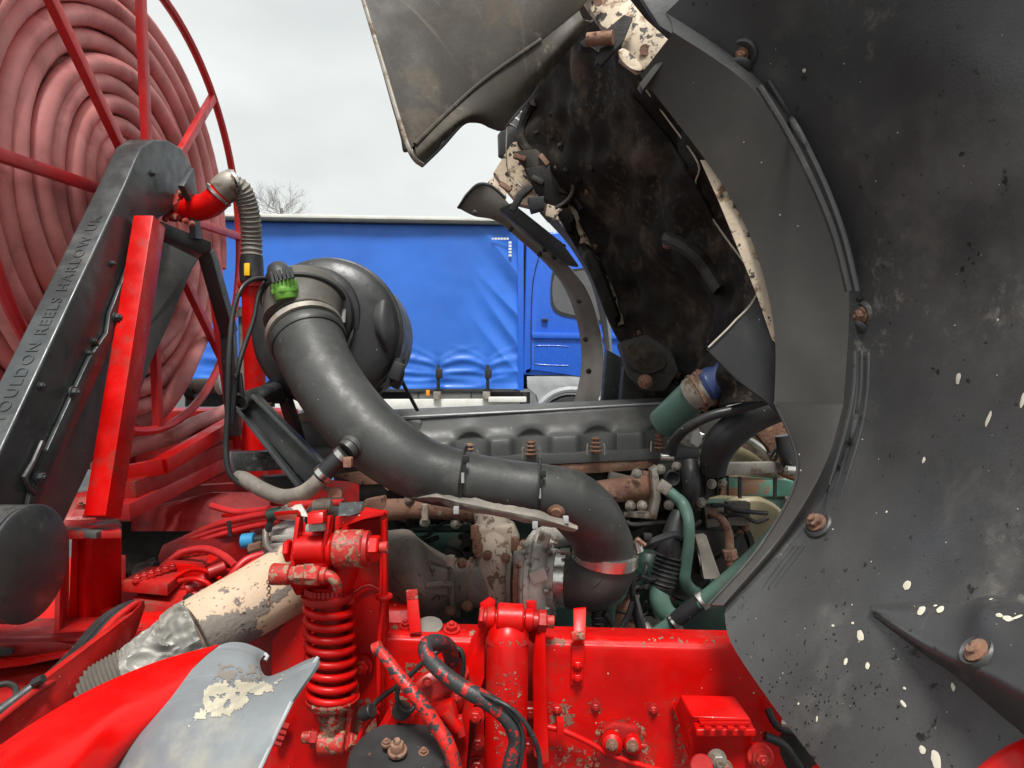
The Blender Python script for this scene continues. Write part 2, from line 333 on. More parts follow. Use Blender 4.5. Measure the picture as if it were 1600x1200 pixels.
def stain(name, tr, poly, m, parent, step=2.5, th=.0, sc=.05, seed=0, off=.0009):
    xs = [p[0] for p in poly]; ys = [p[1] for p in poly]; cen = (sum(xs)/len(xs), sum(ys)/len(ys)); cache = {}; mb = MB(); idx = {}
    def inside(x, y):
        r_ = False; j = len(poly)-1
        for i in range(len(poly)):
            (xi, yi), (xj, yj) = poly[i], poly[j]
            if (yi > y) != (yj > y) and x < (xj-xi)*(y-yi)/(yj-yi)+xi: r_ = not r_
            j = i
        return r_
    def edge(x, y):
        return min(math.hypot(x-(a[0]+(b[0]-a[0])*t), y-(a[1]+(b[1]-a[1])*t)) for a, b in zip(poly, poly[1:]+poly[:1]) for t in [max(0, min(1, ((x-a[0])*(b[0]-a[0])+(y-a[1])*(b[1]-a[1]))/max(1e-6, (b[0]-a[0])**2+(b[1]-a[1])**2)))])
    def vert(i, j):
        if (i, j) not in idx:
            h_ = hit(tr, min(xs)+i*step+random.uniform(-.5, .5), min(ys)+j*step+random.uniform(-.5, .5))
            if not h_: idx[i, j] = None
            else: mb.v.append(h_[0]+h_[1]*off); idx[i, j] = len(mb.v)-1
        return idx[i, j]
    for i in range(int((max(xs)-min(xs))/step)+1):
        for j in range(int((max(ys)-min(ys))/step)+1):
            x = min(xs)+(i+.5)*step; y = min(ys)+(j+.5)*step
            if not inside(x, y): continue
            if noise.fractal(V((x*sc+seed, y*sc, seed*3)), 1, 2, 4)*.9+min(edge(x, y)/14, .8) < th+.25: continue
            q = [vert(i, j), vert(i+1, j), vert(i+1, j+1), vert(i, j+1)]
            if None in q: continue
            ps = [mb.v[k] for k in q]
            if max((ps[0]-w_).length for w_ in ps) > .03: continue
            mb.f.append(tuple(q))
    if mb.f: part(name, mb, m, parent, kind='stuff', ang=80)
def blob(p, d, r, seed=0):
    mb = MB().lathe(p, d, [(0, r), (r*.35, r*.95), (r*.6, r*.6), (r*.7, r*.1)], 9); rn = random.Random(seed)
    for i in range(0, len(mb.v)): mb.v[i] = mb.v[i]+V((rn.uniform(-1, 1), rn.uniform(-.4, .4), rn.uniform(-1, 1)))*r*.3
    return mb
# ================================================================ THE SETTING
g = MB().add([(-300, -200, 0), (300, -200, 0), (300, 500, 0), (-300, 500, 0)], [(0, 1, 2, 3)])
o = solo('ground', g, 'asphalt', None, None, kind='structure')

# ================================================================ FAR: blue lorry, bare tree
T = thing('curtain_sided_lorry', 'blue curtain sided lorry parked behind the engine, with blue sleeper cab and white side skirt', 'lorry', P(560, 600, 11) - V((0, 0, H)))
def LD(x): return 9.5+(x-300)/515*.75       # lorry side distance
def lp(x, y, o=0): return P(x, y, LD(x)+o)
def curt(x0, x1, y0, y1):
    nx, nz = 260, 110; mb = MB(); vs = []
    straps = [590, 685, 762, 480, 380]
    for i in range(nx+1):
        x = x0+(x1-x0)*i/nx
        yt = 339+(x-300)/515*11
        for j in range(nz+1):
            t = j/nz; y = yt+(608-yt)*t; p = lp(x, y)
            low = max(0, (t-.78)/.22)
            f_ = 0
            for s_ in straps:
                dx = abs(x-s_)
                if dx < 60:
                    for yc, sl, w_, am in ((573, .5, 5.0, .060), (585, .18, 3.6, .035), (566, .9, 3.6, .022)):
                        yy = yc-sl*34*(1-math.exp(-dx/34)); f_ += am*math.exp(-((y-yy)/w_)**2)*math.exp(-dx/38)*(1-math.exp(-dx/5))
                    f_ -= .05*math.exp(-(dx/9)**2)*min(1, low*2)
            f_ += .03*noise.noise(V((p.x*1.1, p.z*.8, 3)))+.012*noise.noise(V((p.x*3.2, p.z*7, 1)))*(low+.12)
            f_ += .045*low*(1-abs(noise.noise(V((p.x*1.2+p.z*2.5, p.z*7, 9)))*2.2))
            if x > 730: f_ += .045*(1-abs(noise.noise(V(((p.x+p.z*.8)*2.6, p.z*.5, 2)))*2.4))*min(1, (x-730)/60)
            vs.append(p+V((0, -f_*.72, 0)))
    m = nz+1
    fs = [(i*m+j, i*m+j+1, (i+1)*m+j+1, (i+1)*m+j) for i in range(nx) for j in range(nz)]
    back = [q+V((0, .03, 0)) for q in vs]; o_ = len(vs)
    fs += [tuple(k+o_ for k in reversed(q)) for q in fs]
    return mb.add(vs+back, fs)
part('curtain', curt(200, 812, 340, 608), 'blue', T, ang=60)
part('box_body', MB().prism([lp(200, 345, .12), lp(814, 356, .12), lp(814, 606, .12), lp(200, 606, .12)], (0, 2.3, 0)), 'bluecab', T)
part('roof_rail', MB().beam(lp(200, 334.5, -.02), lp(816, 345, -.02), .14, .05), 'white', T, bev=.01)
part('gutter', MB().beam(lp(200, 340, -.03), lp(816, 350.5, -.03), .12, .05), 'plastic', T, bev=.01)
part('corner_post', MB().beam(lp(813.5, 345, -.02), lp(813.5, 610, -.02), .06, .09, RT), 'bluecab', T, bev=.01)
part('side_rail', MB().beam(lp(200, 610, .02), lp(812, 610, .02), .1, .05), 'plastic', T, bev=.005)
for x in (380, 480, 590, 685, 762):
    s_ = part('strap', MB().ribbon([lp(x, y, -.16+(.06 if y > 600 else 0)) for y in (570, 578, 586, 598, 612, 622)], .05, .012, FW), 'plastic', T)
    part('buckle', MB().box(lp(x+1, 584, -.17), .10, .04, .14), 'black', s_, bev=.01)
    part('hook', MB().box(lp(x-2, 618, -.10), .11, .03, .12), 'dullsteel', s_, bev=.01)
part('chassis_side', MB().box(P(560, 624, 10.35), 5.2, .12, .22), 'dark', T)
part('side_guard', MB().beam(lp(430, 633, .0), lp(812, 631, 0), .09, .16), 'white', T, bev=.02)
part('air_tank', MB().cyl(lp(640, 622, .2), lp(755, 621, .2), .105, 24), 'white', T)
for x in (655, 737): part('tank_band', MB().torus(lp(x, 622, .2), RT, .108, .012, 24, 6), 'dullsteel', T)
part('step_box', MB().box(lp(793, 624, -.05), .56, .3, .08), 'white', T, bev=.015)
part('marker_lamp', MB().box(lp(668.5, 614, -.22), .055, .03, .085), 'orange', T, bev=.012)
for i in range(6): part('reflective_mark', MB().box(lp(770+i*4.6, 373, -.06), .033, .01, .03 if i else .02), 'white', T)
for i in range(5): part('reflective_mark', MB().box(lp(797, 379+i*5, -.06), .045, .01, .032), 'white', T)
# cab
CD = 10.2
def cp(x, y, o=0): return P(x, y, CD+o)
body = [(822, 372), (835, 362), (1000, 360), (1000, 586), (817, 586)]
part('cab_body', MB().prism([cp(*q) for q in body], (0, 2.2, 0)), 'bluecab', T, bev=.04, seg=3)
part('cab_side_panel', MB().prism([cp(x, y, -.03) for x, y in cr([(840, 412), (832, 440), (829, 500), (829, 575), (835, 578), (990, 578), (990, 400), (870, 400), (848, 402), (840, 412)], 4)[:-1]], (0, .05, 0)), 'bluecab', T, bev=.012, seg=2)
part('swage_line', MB().beam(cp(831, 524, -.05), cp(990, 526, -.05), .05, .09), 'bluecab', T, bev=.02)
part('window_rubber', MB().prism([cp(x, y, -.045) for x, y in cr([(863, 425), (860, 450), (862, 478), (876, 492), (915, 499), (960, 500), (960, 420), (900, 420), (863, 425)], 4)[:-1]], (0, .03, 0)), 'black', T)
part('window', MB().prism([cp(x, y, -.052) for x, y in cr([(866, 430), (863, 452), (866, 476), (879, 488), (915, 495), (955, 496), (955, 424), (900, 424), (866, 430)], 4)[:-1]], (0, .03, 0)), 'glass', T)
ff = cr([(836, 545), (836, 565), (840, 569), (884, 571), (888, 567), (888, 546), (884, 541), (840, 540), (836, 545)], 3)
part('fuel_flap', MB().tube([cp(x, y, -.035) for x, y in ff], .006, 6), 'bluecab', T)
part('cab_skirt', MB().prism([cp(x, y, -.02) for x, y in ((823, 588), (1000, 588), (1000, 604), (905, 603), (880, 604), (862, 612), (850, 632), (842, 632), (838, 618), (824, 606))], (0, .5, 0)), 'lightgrey', T, bev=.015)
wz = P(893, 600, CD); wz.z = .52
part('wheel_arch', MB().torus(wz+V((0, -.02, 0)), FW, .60, .05, 40, 8), 'lightgrey', T)
part('door_gap', MB().tube([cp(x, y, -.035) for x, y in cr([(842, 400), (833, 440), (830, 500), (830, 575)], 5)], .008, 6), 'dark', T)
part('grab_handle', MB().beam(cp(846, 500, -.06), cp(856, 500, -.06), .05, .04), 'black', T, bev=.01)
part('mirror_arm', MB().beam(cp(985, 440, -.2), cp(985, 500, -.2), .15, .1, FW), 'black', T, bev=.02)
for dx in (0, -6.6):
    w = part('wheel', MB().lathe(wz+V((dx, -.05, 0)), (0, 1, 0), [(0, .30), (.02, .48), (.07, .52), (.3, .52), (.32, .45)], 48), 'black', T)
    part('rim', MB().lathe(wz+V((dx, -.06, 0)), (0, 1, 0), [(0, .10), (.01, .26), (.03, .29), (.05, .29)], 30), 'lightgrey', w)
for i, x in enumerate((817, 819.5, 822)): part('air_line', MB().tube([cp(x, 360, .1), cp(x+1, 480, .14), cp(x-1, 600, .1)], .012, 8), ('dullsteel', 'black', 'black')[i], T)
part('gap_panel', MB().box(cp(819, 490, .7), .3, .2, 2.4), 'dark', T)

T = thing('bare_tree', 'leafless tree top showing above the blue lorry roof', 'tree', P(437, 600, 32)-V((0, 0, H)))
base = P(437, 600, 32); base.z = 0
part('trunk', MB().tube([base, base+V((.1, 0, 3)), P(438, 345, 32), P(440, 325, 32)], [.3, .22, .10, .06], 8), 'bark', T)
br = MB(); rnd = random.Random(3)
def twig(p, d, L_, r, k):
    q = [p]; 
    for i in range(3): d = (d+V((rnd.uniform(-.3, .3), rnd.uniform(-.3, .3), rnd.uniform(-.15, .25)))).normalized(); q.append(q[-1]+d*L_/3)
    br.tube(q, [r, r*.8, r*.65, r*.5], 4, False)
    if k:
        for i in range(4 if k > 1 else 3):
            a = rnd.choice(q[1:]); twig(a, (d+V((rnd.uniform(-1, 1), rnd.uniform(-1, 1), rnd.uniform(-.4, .7)))).normalized(), L_*.68, r*.58, k-1)
for i in range(13):
    a = i*2.4; twig(P(438, 347-i*1.4, 32), V((math.cos(a), math.sin(a), .5+.1*(i % 3))).normalized(), .95+.03*i if i < 8 else .8, .014, 3)
part('crown', br, 'bark', T)

# ================================================================ HOSE REEL
HUB = V((-1.21, 2.277, H+.593)); RR = .75
def rp(a, r, X=-1.21): a = R(a-4.5); return V((X, HUB.y+math.sin(a)*r, HUB.z+math.cos(a)*r))
T = thing('hose_reel', 'big red steel reel with eight spokes at the left, wound with faded hose', 'hose reel', (-1.5, 2.277, H-.2))
part('rim', MB().torus(HUB, RT, RR, .0155, 96, 8), 'redframe', T)
for k in range(8):
    a = k*45
    part('spoke', MB().beam(rp(a, .08), rp(a, RR-.01), .030, .026, RT), 'redframe', T, bev=.003)
part('hub', MB().cyl(HUB+V((-.03, 0, 0)), HUB+V((.04, 0, 0)), .11, 32), 'redframe', T)
part('core_drum', MB().lathe(HUB+V((-.62, 0, 0)), RT, [(0, .13), (.56, .13)], 32), 'reddeep', T)
part('rear_rim', MB().torus(HUB+V((-.62, 0, 0)), RT, RR, .016, 96, 8), 'redframe', T)
for k in range(8):
    a = k*45+10; part('rear_spoke', MB().beam(rp(a, .08, -1.83), rp(a, RR-.01, -1.83), .03, .026, RT), 'redframe', T)
hs = MB(); rnd = random.Random(5); TX = [[rnd.uniform(-.016, .016) for _ in range(14)] for _ in range(8)]
def turnx(th, L_):
    u = th/(2*math.pi); i = int(u); f_ = u-i; f_ = max(0, min(1, (f_-.6)/.4)); f_ = f_*f_*(3-2*f_)
    return TX[L_][i]*(1-f_)+TX[L_][i+1]*f_
for L_ in range(6):
    X = -1.295-.072*L_; ps = []; N_ = 9.3; steps = 520
    for i in range(steps):
        th = i/steps*N_*2*math.pi; t = i/steps
        a = math.degrees(th)+L_*70
        r = .13+.0625*(th/(2*math.pi))
        sag = .02*max(0, -math.cos(R(a)))*t
        r += .016*noise.noise(V((th*.6, L_*3.1, 0)))+sag
        ps.append(rp(a, min(r, .712), X+(.020*noise.noise(V((th*.5, 9, L_)))+turnx(th, L_))+.03*noise.noise(V((th*.21, 3, L_)))))
    hs.tube(ps, .0300, 14)
solo('wound_hose', hs, 'hose', 'faded red rubber hose wound in many turns on the big reel', 'hose', ang=80)
solo('hose_tail', MB().ptube([(150, 735, 2.3, 15), (205, 700, 2.4, 14), (260, 685, 2.5, 13), (310, 660, 2.7, 12), (365, 638, 2.9, 11), (420, 622, 3.1, 10)], 12), 'hose', 'straight end of faded hose lying on the red frame below the reel', 'hose', ang=80)
solo('hose_end', MB().ptube([(225, 655, 2.5, 14), (252, 640, 2.45, 13), (280, 600, 2.5, 13), (300, 560, 2.62, 12), (318, 520, 2.8, 11)], 12), 'hose', 'loose loop of faded hose hanging inside the lower part of the reel', 'hose', ang=80)
T = thing('grp_tank', 'pale tank behind the wound hose at upper left', 'tank', (-2.6, 2.9, 0))
part('shell', MB().cyl(V((-2.7, 2.75, H+.35)), V((-2.05, 2.75, H+.75)), .70, 48), 'pale', T)
part('stand', MB().box(V((-2.5, 2.9, .5)), .6, .8, 1.0), 'reddeep', T)

# reel guard arm
T = thing('reel_guard_arm', 'grey steel chain guard arm with stamped lettering leaning up to the reel hub', 'guard arm', (-1.1, 1.8, 1.0))
XA = -1.05
face = [PX(x, y, XA) for x, y in [(213, 248), (222, 230), (240, 218), (262, 219), (284, 232), (299, 258), (306, 290)]]
face += [PX(x, y, XA) for x, y in [(292, 318), (250, 340), (222, 370), (205, 430), (178, 490), (135, 590), (95, 670), (62, 735), (36, 790), (-30, 900), (-90, 900)]]
face += [PX(x, y, XA) for x, y in [(-60, 830), (0, 706), (196, 288)]]
part('guard_box', MB().prism(face, (-.075, 0, 0)), 'greymetal', T, bev=.006, seg=3)
cvr = [PX(x, y, XA+.012) for x, y in [(207, 400), (214, 395), (212, 420), (200, 470), (165, 560), (125, 650), (85, 735), (55, 800), (42, 800), (50, 762), (75, 700), (112, 620), (140, 560), (168, 520), (172, 490)]]
part('cover_strip', MB().prism(cvr, (-.010, 0, 0)), 'greymetal', T, bev=.002)
pl = [PX(x, y, XA-.03) for x, y in [(211, 400), (200, 440), (150, 700), (140, 730), (100, 815), (20, 815), (120, 600), (190, 430)]]
part('back_plate', MB().prism(pl, (-.02, 0, 0)), 'cover', T, bev=.003)
bolts(T, 'greymetal', [(PX(x, y, XA+.013), RT, .011) for x, y in ((181, 496), (114, 613), (60, 746))])
bolts(T, 'greymetal', [(PX(x, y, XA), RT, .008) for x, y in ((237, 271), (63, 603), (133, 590), (174, 412), (145, 533), (137, 552))])
part('clasp', MB().tube([PX(x, y, XA+.01) for x, y in ((52, 772), (44, 762), (38, 745), (52, 722), (58, 708), (66, 690))], .006, 8), 'black', T)
part('end_bracket', MB().prism([PX(x, y, -.99) for x, y in ((287, 290), (303, 262), (308, 300), (316, 375), (306, 372), (304, 322))], (-.02, 0, 0)), 'greymetal', T, bev=.002)
a0 = PX(0, 706, XA); a1 = PX(196, 288, XA); ax = (a1-a0).normalized()
lts = text_mesh('YOULDON REELS HARLOW UK', .0380, .0010, 'greymetal', a0+ax*.068+V((-.022, 0, 0))+ax.cross(RT)*.002*0, ax, V((-1, 0, 0)), T, space=1.22)
for q in lts: q.location = ax.cross(V((-1, 0, 0))).normalized()*.0011
# motor drum end
T = thing('chain_case_drum', 'round dark grey drum end with scuffed cover at the left edge of the picture', 'drum', P(40, 950, 1.2))
cc = PX(50, 880, -.93); 
part('cover_disc', MB().lathe(cc+V((-.008, 0, 0)), RT, [(0, .113), (.006, .113), (.009, .108), (.011, .02), (.0115, 0)], 64), 'greymetal', T)
part('drum_body', MB().lathe(cc+V((-.3, 0, 0)), RT, [(0, .112), (.288, .112)], 64), 'greymetal', T)

# ================================================================ RED REEL FRAME
T = thing('reel_stand', 'red painted steel frame with leaning post and feet carrying the hose reel', 'frame', (-1.2, 2.1, .9))
pt, pb = [PX(234, 346, -1.01), PX(160, 808, -1.01)]
part('post', MB().beam(pt, pb, .070, .055, V((1, 0, 0))), 'red', T, bev=.004)
part('gusset', MB().prism(pp((252, 352, 2.32), (322, 382, 2.45), (298, 420, 2.42), (262, 505, 2.34), (236, 560, 2.26), (205, 640, 2.2), (222, 520, 2.24)), (0, .01, 0)), 'cover', T, bev=.002)
part('bracket_shelf', MB().prism(pp((250, 345, 2.1), (330, 378, 2.2), (330, 392, 2.2), (312, 396, 2.2), (252, 366, 2.1)), (-.05, .09, 0)), 'greymetal', T, bev=.003)
part('brace', MB().beam(P(322, 392, 2.35), P(358, 520, 2.5), .045, .05, RT), 'plastic', T, bev=.003)
part('brace', MB().beam(P(356, 515, 2.5), P(366, 680, 2.55), .032, .05, RT), 'plastic', T, bev=.003)
part('rear_post', MB().beam(P(330, 390, 2.55), P(372, 700, 2.7), .04, .05, RT), 'redframe', T, bev=.003)
for x0, y0, d0, x1, y1, d1, w_, m in ((195, 740, 2.15, 255, 728, 2.2, .05, 'red'), (250, 729, 2.2, 372, 656, 2.75, .05, 'red'), (190, 800, 2.05, 362, 716, 2.7, .05, 'redframe'), (200, 767, 2.1, 372, 690, 2.75, .06, 'reddirty'), (130, 722, 2.4, 210, 716, 2.5, .05, 'reddeep'), (290, 700, 2.6, 400, 620, 3.1, .05, 'reddeep')):
    part('cross_rail', MB().beam(P(x0, y0, d0), P(x1, y1, d1), .05, w_), m, T, bev=.003)
part('tray', MB().prism(pp((200, 765, 2.2), (400, 655, 2.9), (420, 700, 2.9), (200, 800, 2.2)), (0, .02, -.02)), 'reddeep', T)
part('base_plate', MB().prism([P(62, 812, 1.75), P(182, 812, 1.85), P(190, 830, 1.68), P(62, 832, 1.6)], (0, 0, -.018)), 'reddirty', T, bev=.003)
part('packing_plate', MB().prism([P(100, 826, 1.66), P(182, 810, 1.84), P(190, 818, 1.80), P(150, 832, 1.63)], (0, 0, -.016)), 'cover', T, bev=.002)
part('foot_flange', MB().prism([P(118, 772, 1.9), P(152, 762, 1.9), P(150, 812, 1.86), P(96, 818, 1.8)], (0, .012, 0)), 'reddirty', T, bev=.003)
bolts(T, 'rusttrim', [(P(142, 806, 1.76), UP, .014), (P(126, 794, 1.78), UP, .010)])
part('web_plate', MB().prism(pp((112, 834, 1.68), (186, 822, 1.80), (186, 970, 1.80), (106, 972, 1.68)), (.0, .012, 0)), 'red', T, bev=.002)
part('web_rib', MB().prism([P(96, 834, 1.60), P(108, 834, 1.70), P(108, 985, 1.70), P(92, 990, 1.55)], (-.012, 0, 0)), 'reddirty', T, bev=.002)
part('web_rib', MB().beam(P(134, 832, 1.71), P(134, 970, 1.71), .018, .03, FW), 'red', T, bev=.002)
for k in range(14): part('weld_bead', MB().lathe(P(100+k*6.6, 972+random.uniform(-2, 2), 1.70), UP+V((.2, 0, 0)), [(-.006, .003), (0, .011), (.006, .003)], 8), 'red', T)

# swivel elbow and ribbed suction hose
T = thing('swivel_elbow', 'red painted pipe elbow with rusty swivel joint at the reel hub', 'pipe elbow', P(300, 340, 2.2))
part('swivel_joint', MB().tube(pp((250, 318, 2.18), (262, 320, 2.17), (276, 322, 2.16)), [.034, .040, .034], 16), 'rusttrim', T)
part('flange', MB().tube(pp((268, 320, 2.165), (280, 322, 2.16)), .052, 8), 'rusttrim', T, bev=.003)
part('flange', MB().tube(pp((285, 324, 2.16), (292, 325, 2.155)), .048, 8), 'rusttrim', T, bev=.003)
part('elbow', MB().ptube([(282, 324, 2.16, 18), (305, 325, 2.15, 20), (325, 321, 2.14, 20), (340, 309, 2.13, 20), (352, 295, 2.13, 19)], 20), 'red', T)
for k in range(9):
    a = random.uniform(0, 6.28); part('rust_scale', MB().box(P(268+random.uniform(-8, 10), 322+18*math.sin(a), 2.13), .02, .02, .016, Matrix.Rotation(a, 3, 'Y')), 'rusttrim', T, bev=.004)
bolts(T, 'rusttrim', [(P(x, y, 2.12), V((.4, -1, .1)), .007) for x, y in ((262, 300), (290, 345), (258, 342), (282, 302), (300, 349))])
T = thing('ribbed_hose', 'ribbed grey suction hose curving down from the red elbow', 'hose', P(390, 440, 2.2))
part('coupling', MB().ptube([(346, 300, 2.13, 22), (358, 290, 2.13, 23), (368, 289, 2.135, 23)], 20), 'dullsteel', T)
part('clamp', MB().ptube([(340, 306, 2.13, 23.5), (343, 303, 2.13, 23.5)], 20), 'steel', T)
part('clamp', MB().ptube([(362, 290, 2.13, 24.5), (366, 289, 2.135, 24.5)], 20), 'steel', T)
q = cr([(364, 290, 2.13), (377, 297, 2.14), (386, 318, 2.16), (391, 345, 2.18), (393, 375, 2.2), (393, 405, 2.2)], 12)
part('hose_wall', MB().tube([P(*a) for a in q], [(.0305 if i % 3 else .0345) for i in range(len(q))], 16), 'shield', T)
part('cuff', MB().ptube([(393, 402, 2.2, 17), (393, 420, 2.2, 18), (394, 440, 2.2, 18)], 16), 'black', T)
part('tag', MB().box(P(386, 421, 2.155), .018, .008, .04), 'yellow', T, bev=.003)
T = thing('riser_pipe', 'upright red pipe standing below the ribbed hose', 'pipe', P(397, 620, 2.25))
part('tube', MB().tube(pp((394, 436, 2.22), (396, 520, 2.24), (400, 640, 2.28), (404, 700, 2.3)), .034, 16), 'red', T)
part('collar', MB().tube(pp((394, 440, 2.22), (394.5, 450, 2.22)), .045, 16), 'reddirty', T, bev=.003)
part('side_pipe', MB().tube(pp((378, 480, 2.3), (379, 560, 2.3), (381, 640, 2.3)), .012, 10), 'shield', T)
part('side_pipe', MB().tube(pp((368, 462, 2.3), (400, 458, 2.3)), .006, 8), 'black', T)
part('nut', MB().tube(pp((378, 485, 2.29), (378, 495, 2.29)), .02, 6), 'shield', T)
# ================================================================ ENGINE
T = thing('truck_engine', 'large diesel engine with long grey valve cover and dark green block', 'engine', P(850, 900, 2.1))
def ED(x): return 2.02+(x-600)/500*.06
# valve cover: cross-section profile swept with scallops along the front face
def cover_mesh():
    nx = 150; rows = []
    sc = [735, 830, 933, 1033]
    def fy(x): return 0
    rib = []
    for i in range(nx+1):
        x = 470+(1098-470)*i/nx; t = (x-600)/500
        ytop_b = 641-22*t if x > 560 else 643; ytop_f = 652-25*t; yb = 727-25*t
        if x > 1040: k = (x-1040)/58; ytop_f = ytop_f+(690-ytop_f)*k*.9; ytop_b = ytop_b+(686-ytop_b)*k*.9
        d = ED(x)-.02
        s_ = 0
        for c in sc:
            w = abs(x-c); s_ = max(s_, 1-(w/31)**2 if w < 31 else 0)
        s_ = math.sqrt(max(0, s_))
        if x > 1052: s_ = 0
        ys = lambda f: ytop_f+(yb-ytop_f)*f
        arch = .80-.42*s_
        prof = [(ytop_b, d+.34), (ytop_b, d+.16), (ytop_f, d+.075), (ys(.12), d+.062), (ys(min(.48, arch)), d+.045), (ys(min(.56, arch+.08)), d+.012*(1)+.045*s_), (ys(.62), d+.002+.052*s_), (ys(.8), d+.05*s_), (ys(.985), d+.048*s_)]
        rows.append([P(x, y, dd) for y, dd in prof])
    return MB().loft(rows, ku=2, kv=1, th=.006)
part('valve_cover', cover_mesh(), 'cover', T, ang=70)
part('cover_end', MB().prism(pp((1052, 640, 2.14), (1098, 690, 2.1), (1098, 700, 2.1), (1052, 700, 2.1)), (0, .3, 0)), 'cover', T, bev=.01)
part('cover_flange', MB().prism(pp((655, 719, ED(655)-.025), (1094, 698, ED(1094)-.025), (1094, 715, ED(1094)-.025), (655, 735, ED(655)-.025)), (0, .05, 0)), 'cover', T, bev=.003)
part('gasket_rail', MB().prism(pp((600, 739, 2.0), (1098, 715, 2.06), (1098, 724, 2.06), (980, 736, 2.05), (700, 754, 2.01), (600, 754, 2.0)), (0, .3, 0)), 'rust', T, bev=.003)
part('edge_trim', MB().tube(pp((625, 652, 2.06), (830, 642, 2.09), (1036, 630, 2.12)), .004, 6), 'lightgrey', T)
for x in (733, 830, 931, 1031):
    yb = 727-25*(x-600)/500-3
    s_ = MB()
    for k in range(4): s_.torus(P(x, yb-3-k*6.2, 2.005), UP, .014-.0012*k, .0042, 16, 6)
    s_.cyl(P(x, yb+2, 2.005), P(x, yb-25, 2.005), .009, 8)
    sp = part('spring_bolt', s_, 'rust', T, kind='stuff')
    for sx in (-14, 14): part('clip', MB().tube(pp((x+sx, yb+3, 1.99), (x+sx*.97, yb-10, 1.99), (x+sx*.9, yb-14, 2.0)), .0022, 6), 'dullsteel', T)
tx = text_mesh('VOLVO', .075, .002, 'greymetal', P(668, 642.2, 2.17), P(1000, 627, 2.25)-P(668, 642.5, 2.17), V((0, 1, -.02)), T, space=1.25)
part('rear_cover', MB().prism(pp((440, 655, 2.08), (452, 648, 2.08), (560, 645, 2.08), (660, 655, 2.06), (660, 760, 2.06), (452, 748, 2.08)), (0, .35, 0)), 'cover', T, bev=.015, seg=3)
part('rear_lid', MB().prism(pp((446, 650, 2.06), (480, 644, 2.06), (540, 647, 2.06), (540, 672, 2.06), (446, 674, 2.06)), (0, .3, 0)), 'cast', T, bev=.012, seg=3)
part('cylinder_head', MB().prism(pp((560, 752, 2.04), (1090, 722, 2.1), (1090, 800, 2.1), (560, 806, 2.04)), (0, .35, 0)), 'dark', T, bev=.01)
blk = [(580, 800, 2.1), (800, 796, 2.12), (1240, 780, 2.2), (1260, 1040, 2.2), (580, 1040, 2.1)]
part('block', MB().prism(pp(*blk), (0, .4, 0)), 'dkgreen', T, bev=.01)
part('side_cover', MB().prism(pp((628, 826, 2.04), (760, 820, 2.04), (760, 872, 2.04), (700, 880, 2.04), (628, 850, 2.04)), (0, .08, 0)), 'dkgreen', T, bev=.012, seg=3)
part('oil_gallery', MB().tube(pp((610, 832, 2.0), (650, 827, 1.99), (745, 826, 1.99)), .010, 10), 'dkgreen', T)
for x, y in ((722, 838), (728, 820), (655, 856), (628, 815), (750, 865)): part('bolt', MB().bolt(P(x, y, 2.02), FW, .009), 'dark', T)
# exhaust manifold
part('exhaust_manifold', MB().ptube([(560, 800, 1.98, 13), (600, 797, 1.96, 17), (660, 795, 1.95, 16), (720, 797, 1.94, 17), (765, 800, 1.93, 19)], 16), 'rust', T, label='rusted exhaust manifold running below the valve cover')
part('manifold_flange', MB().prism(pp((568, 782, 1.93), (600, 776, 1.93), (606, 800, 1.93), (596, 822, 1.93), (566, 818, 1.93)), (0, .04, 0)), 'rust', T, bev=.006)
part('manifold_flange', MB().prism(pp((520, 742, 1.97), (590, 734, 1.97), (640, 742, 1.97), (636, 756, 1.97), (560, 758, 1.97)), (0, .03, 0)), 'rust', T, bev=.006)
part('exhaust_port', MB().ptube([(900, 778, 1.95, 20), (950, 768, 1.95, 19), (985, 764, 1.97, 19), (1004, 762, 2.0, 21)], 18), 'rust', T)
part('port_flange', MB().cyl(P(1000, 762, 2.0), P(1007, 761, 2.02), .05, 24), 'rust', T)
part('gasket_tab', MB().prism(pp((596, 758, 1.96), (606, 750, 1.96), (614, 758, 1.96), (606, 768, 1.96)), (0, .02, 0)), 'rust', T, bev=.003)
for x, y in ((688, 800), (664, 816), (712, 818), (995, 740), (1003, 790), (640, 780), (985, 790)): part('bolt', MB().bolt(P(x, y, 1.93), FW, .011), 'dullsteel', T)
part('dust_lug', MB().tube(pp((664, 788, 1.91), (664, 812, 1.91)), .010, 10), 'mottle', T)
# brackets at the front of the head
part('head_bracket', MB().prism(pp((1018, 735, 1.93), (1028, 728, 1.93), (1033, 780, 1.93), (1026, 812, 1.93), (975, 808, 1.95), (975, 801, 1.95), (1016, 803, 1.93), (1022, 775, 1.93)), (0, .05, 0)), 'dullsteel', T, bev=.003)
# thermostat housing
part('thermostat_housing', MB().prism(pp((1032, 728, 1.95), (1052, 722, 1.95), (1100, 722, 1.95), (1136, 728, 1.96), (1136, 772, 1.96), (1110, 778, 1.95), (1092, 796, 1.95), (1060, 796, 1.95), (1040, 780, 1.95)), (0, .12, 0)), 'dark', T, bev=.006)
part('port_ring', MB().torus(P(1051, 747, 1.93), FW, .020, .0055, 24, 8), 'black', T)
part('port_cup', MB().lathe(P(1051, 747, 1.94), FW, [(0, .018), (.004, .016), (.001, .008), (.001, 0)], 20), 'black', T)
part('outlet_elbow', MB().ptube([(1078, 722, 1.92, 13), (1079, 745, 1.90, 14), (1080, 768, 1.90, 14), (1070, 788, 1.93, 14)], 16), 'black', T)
for x, y in ((1032, 733), (1057, 729), (1092, 727), (1112, 738), (1128, 737), (1112, 756), (1129, 756), (1045, 789), (1096, 785)):
    part('bolt', MB().bolt(P(x, y, 1.935), FW, .0105), 'dullsteel', T)
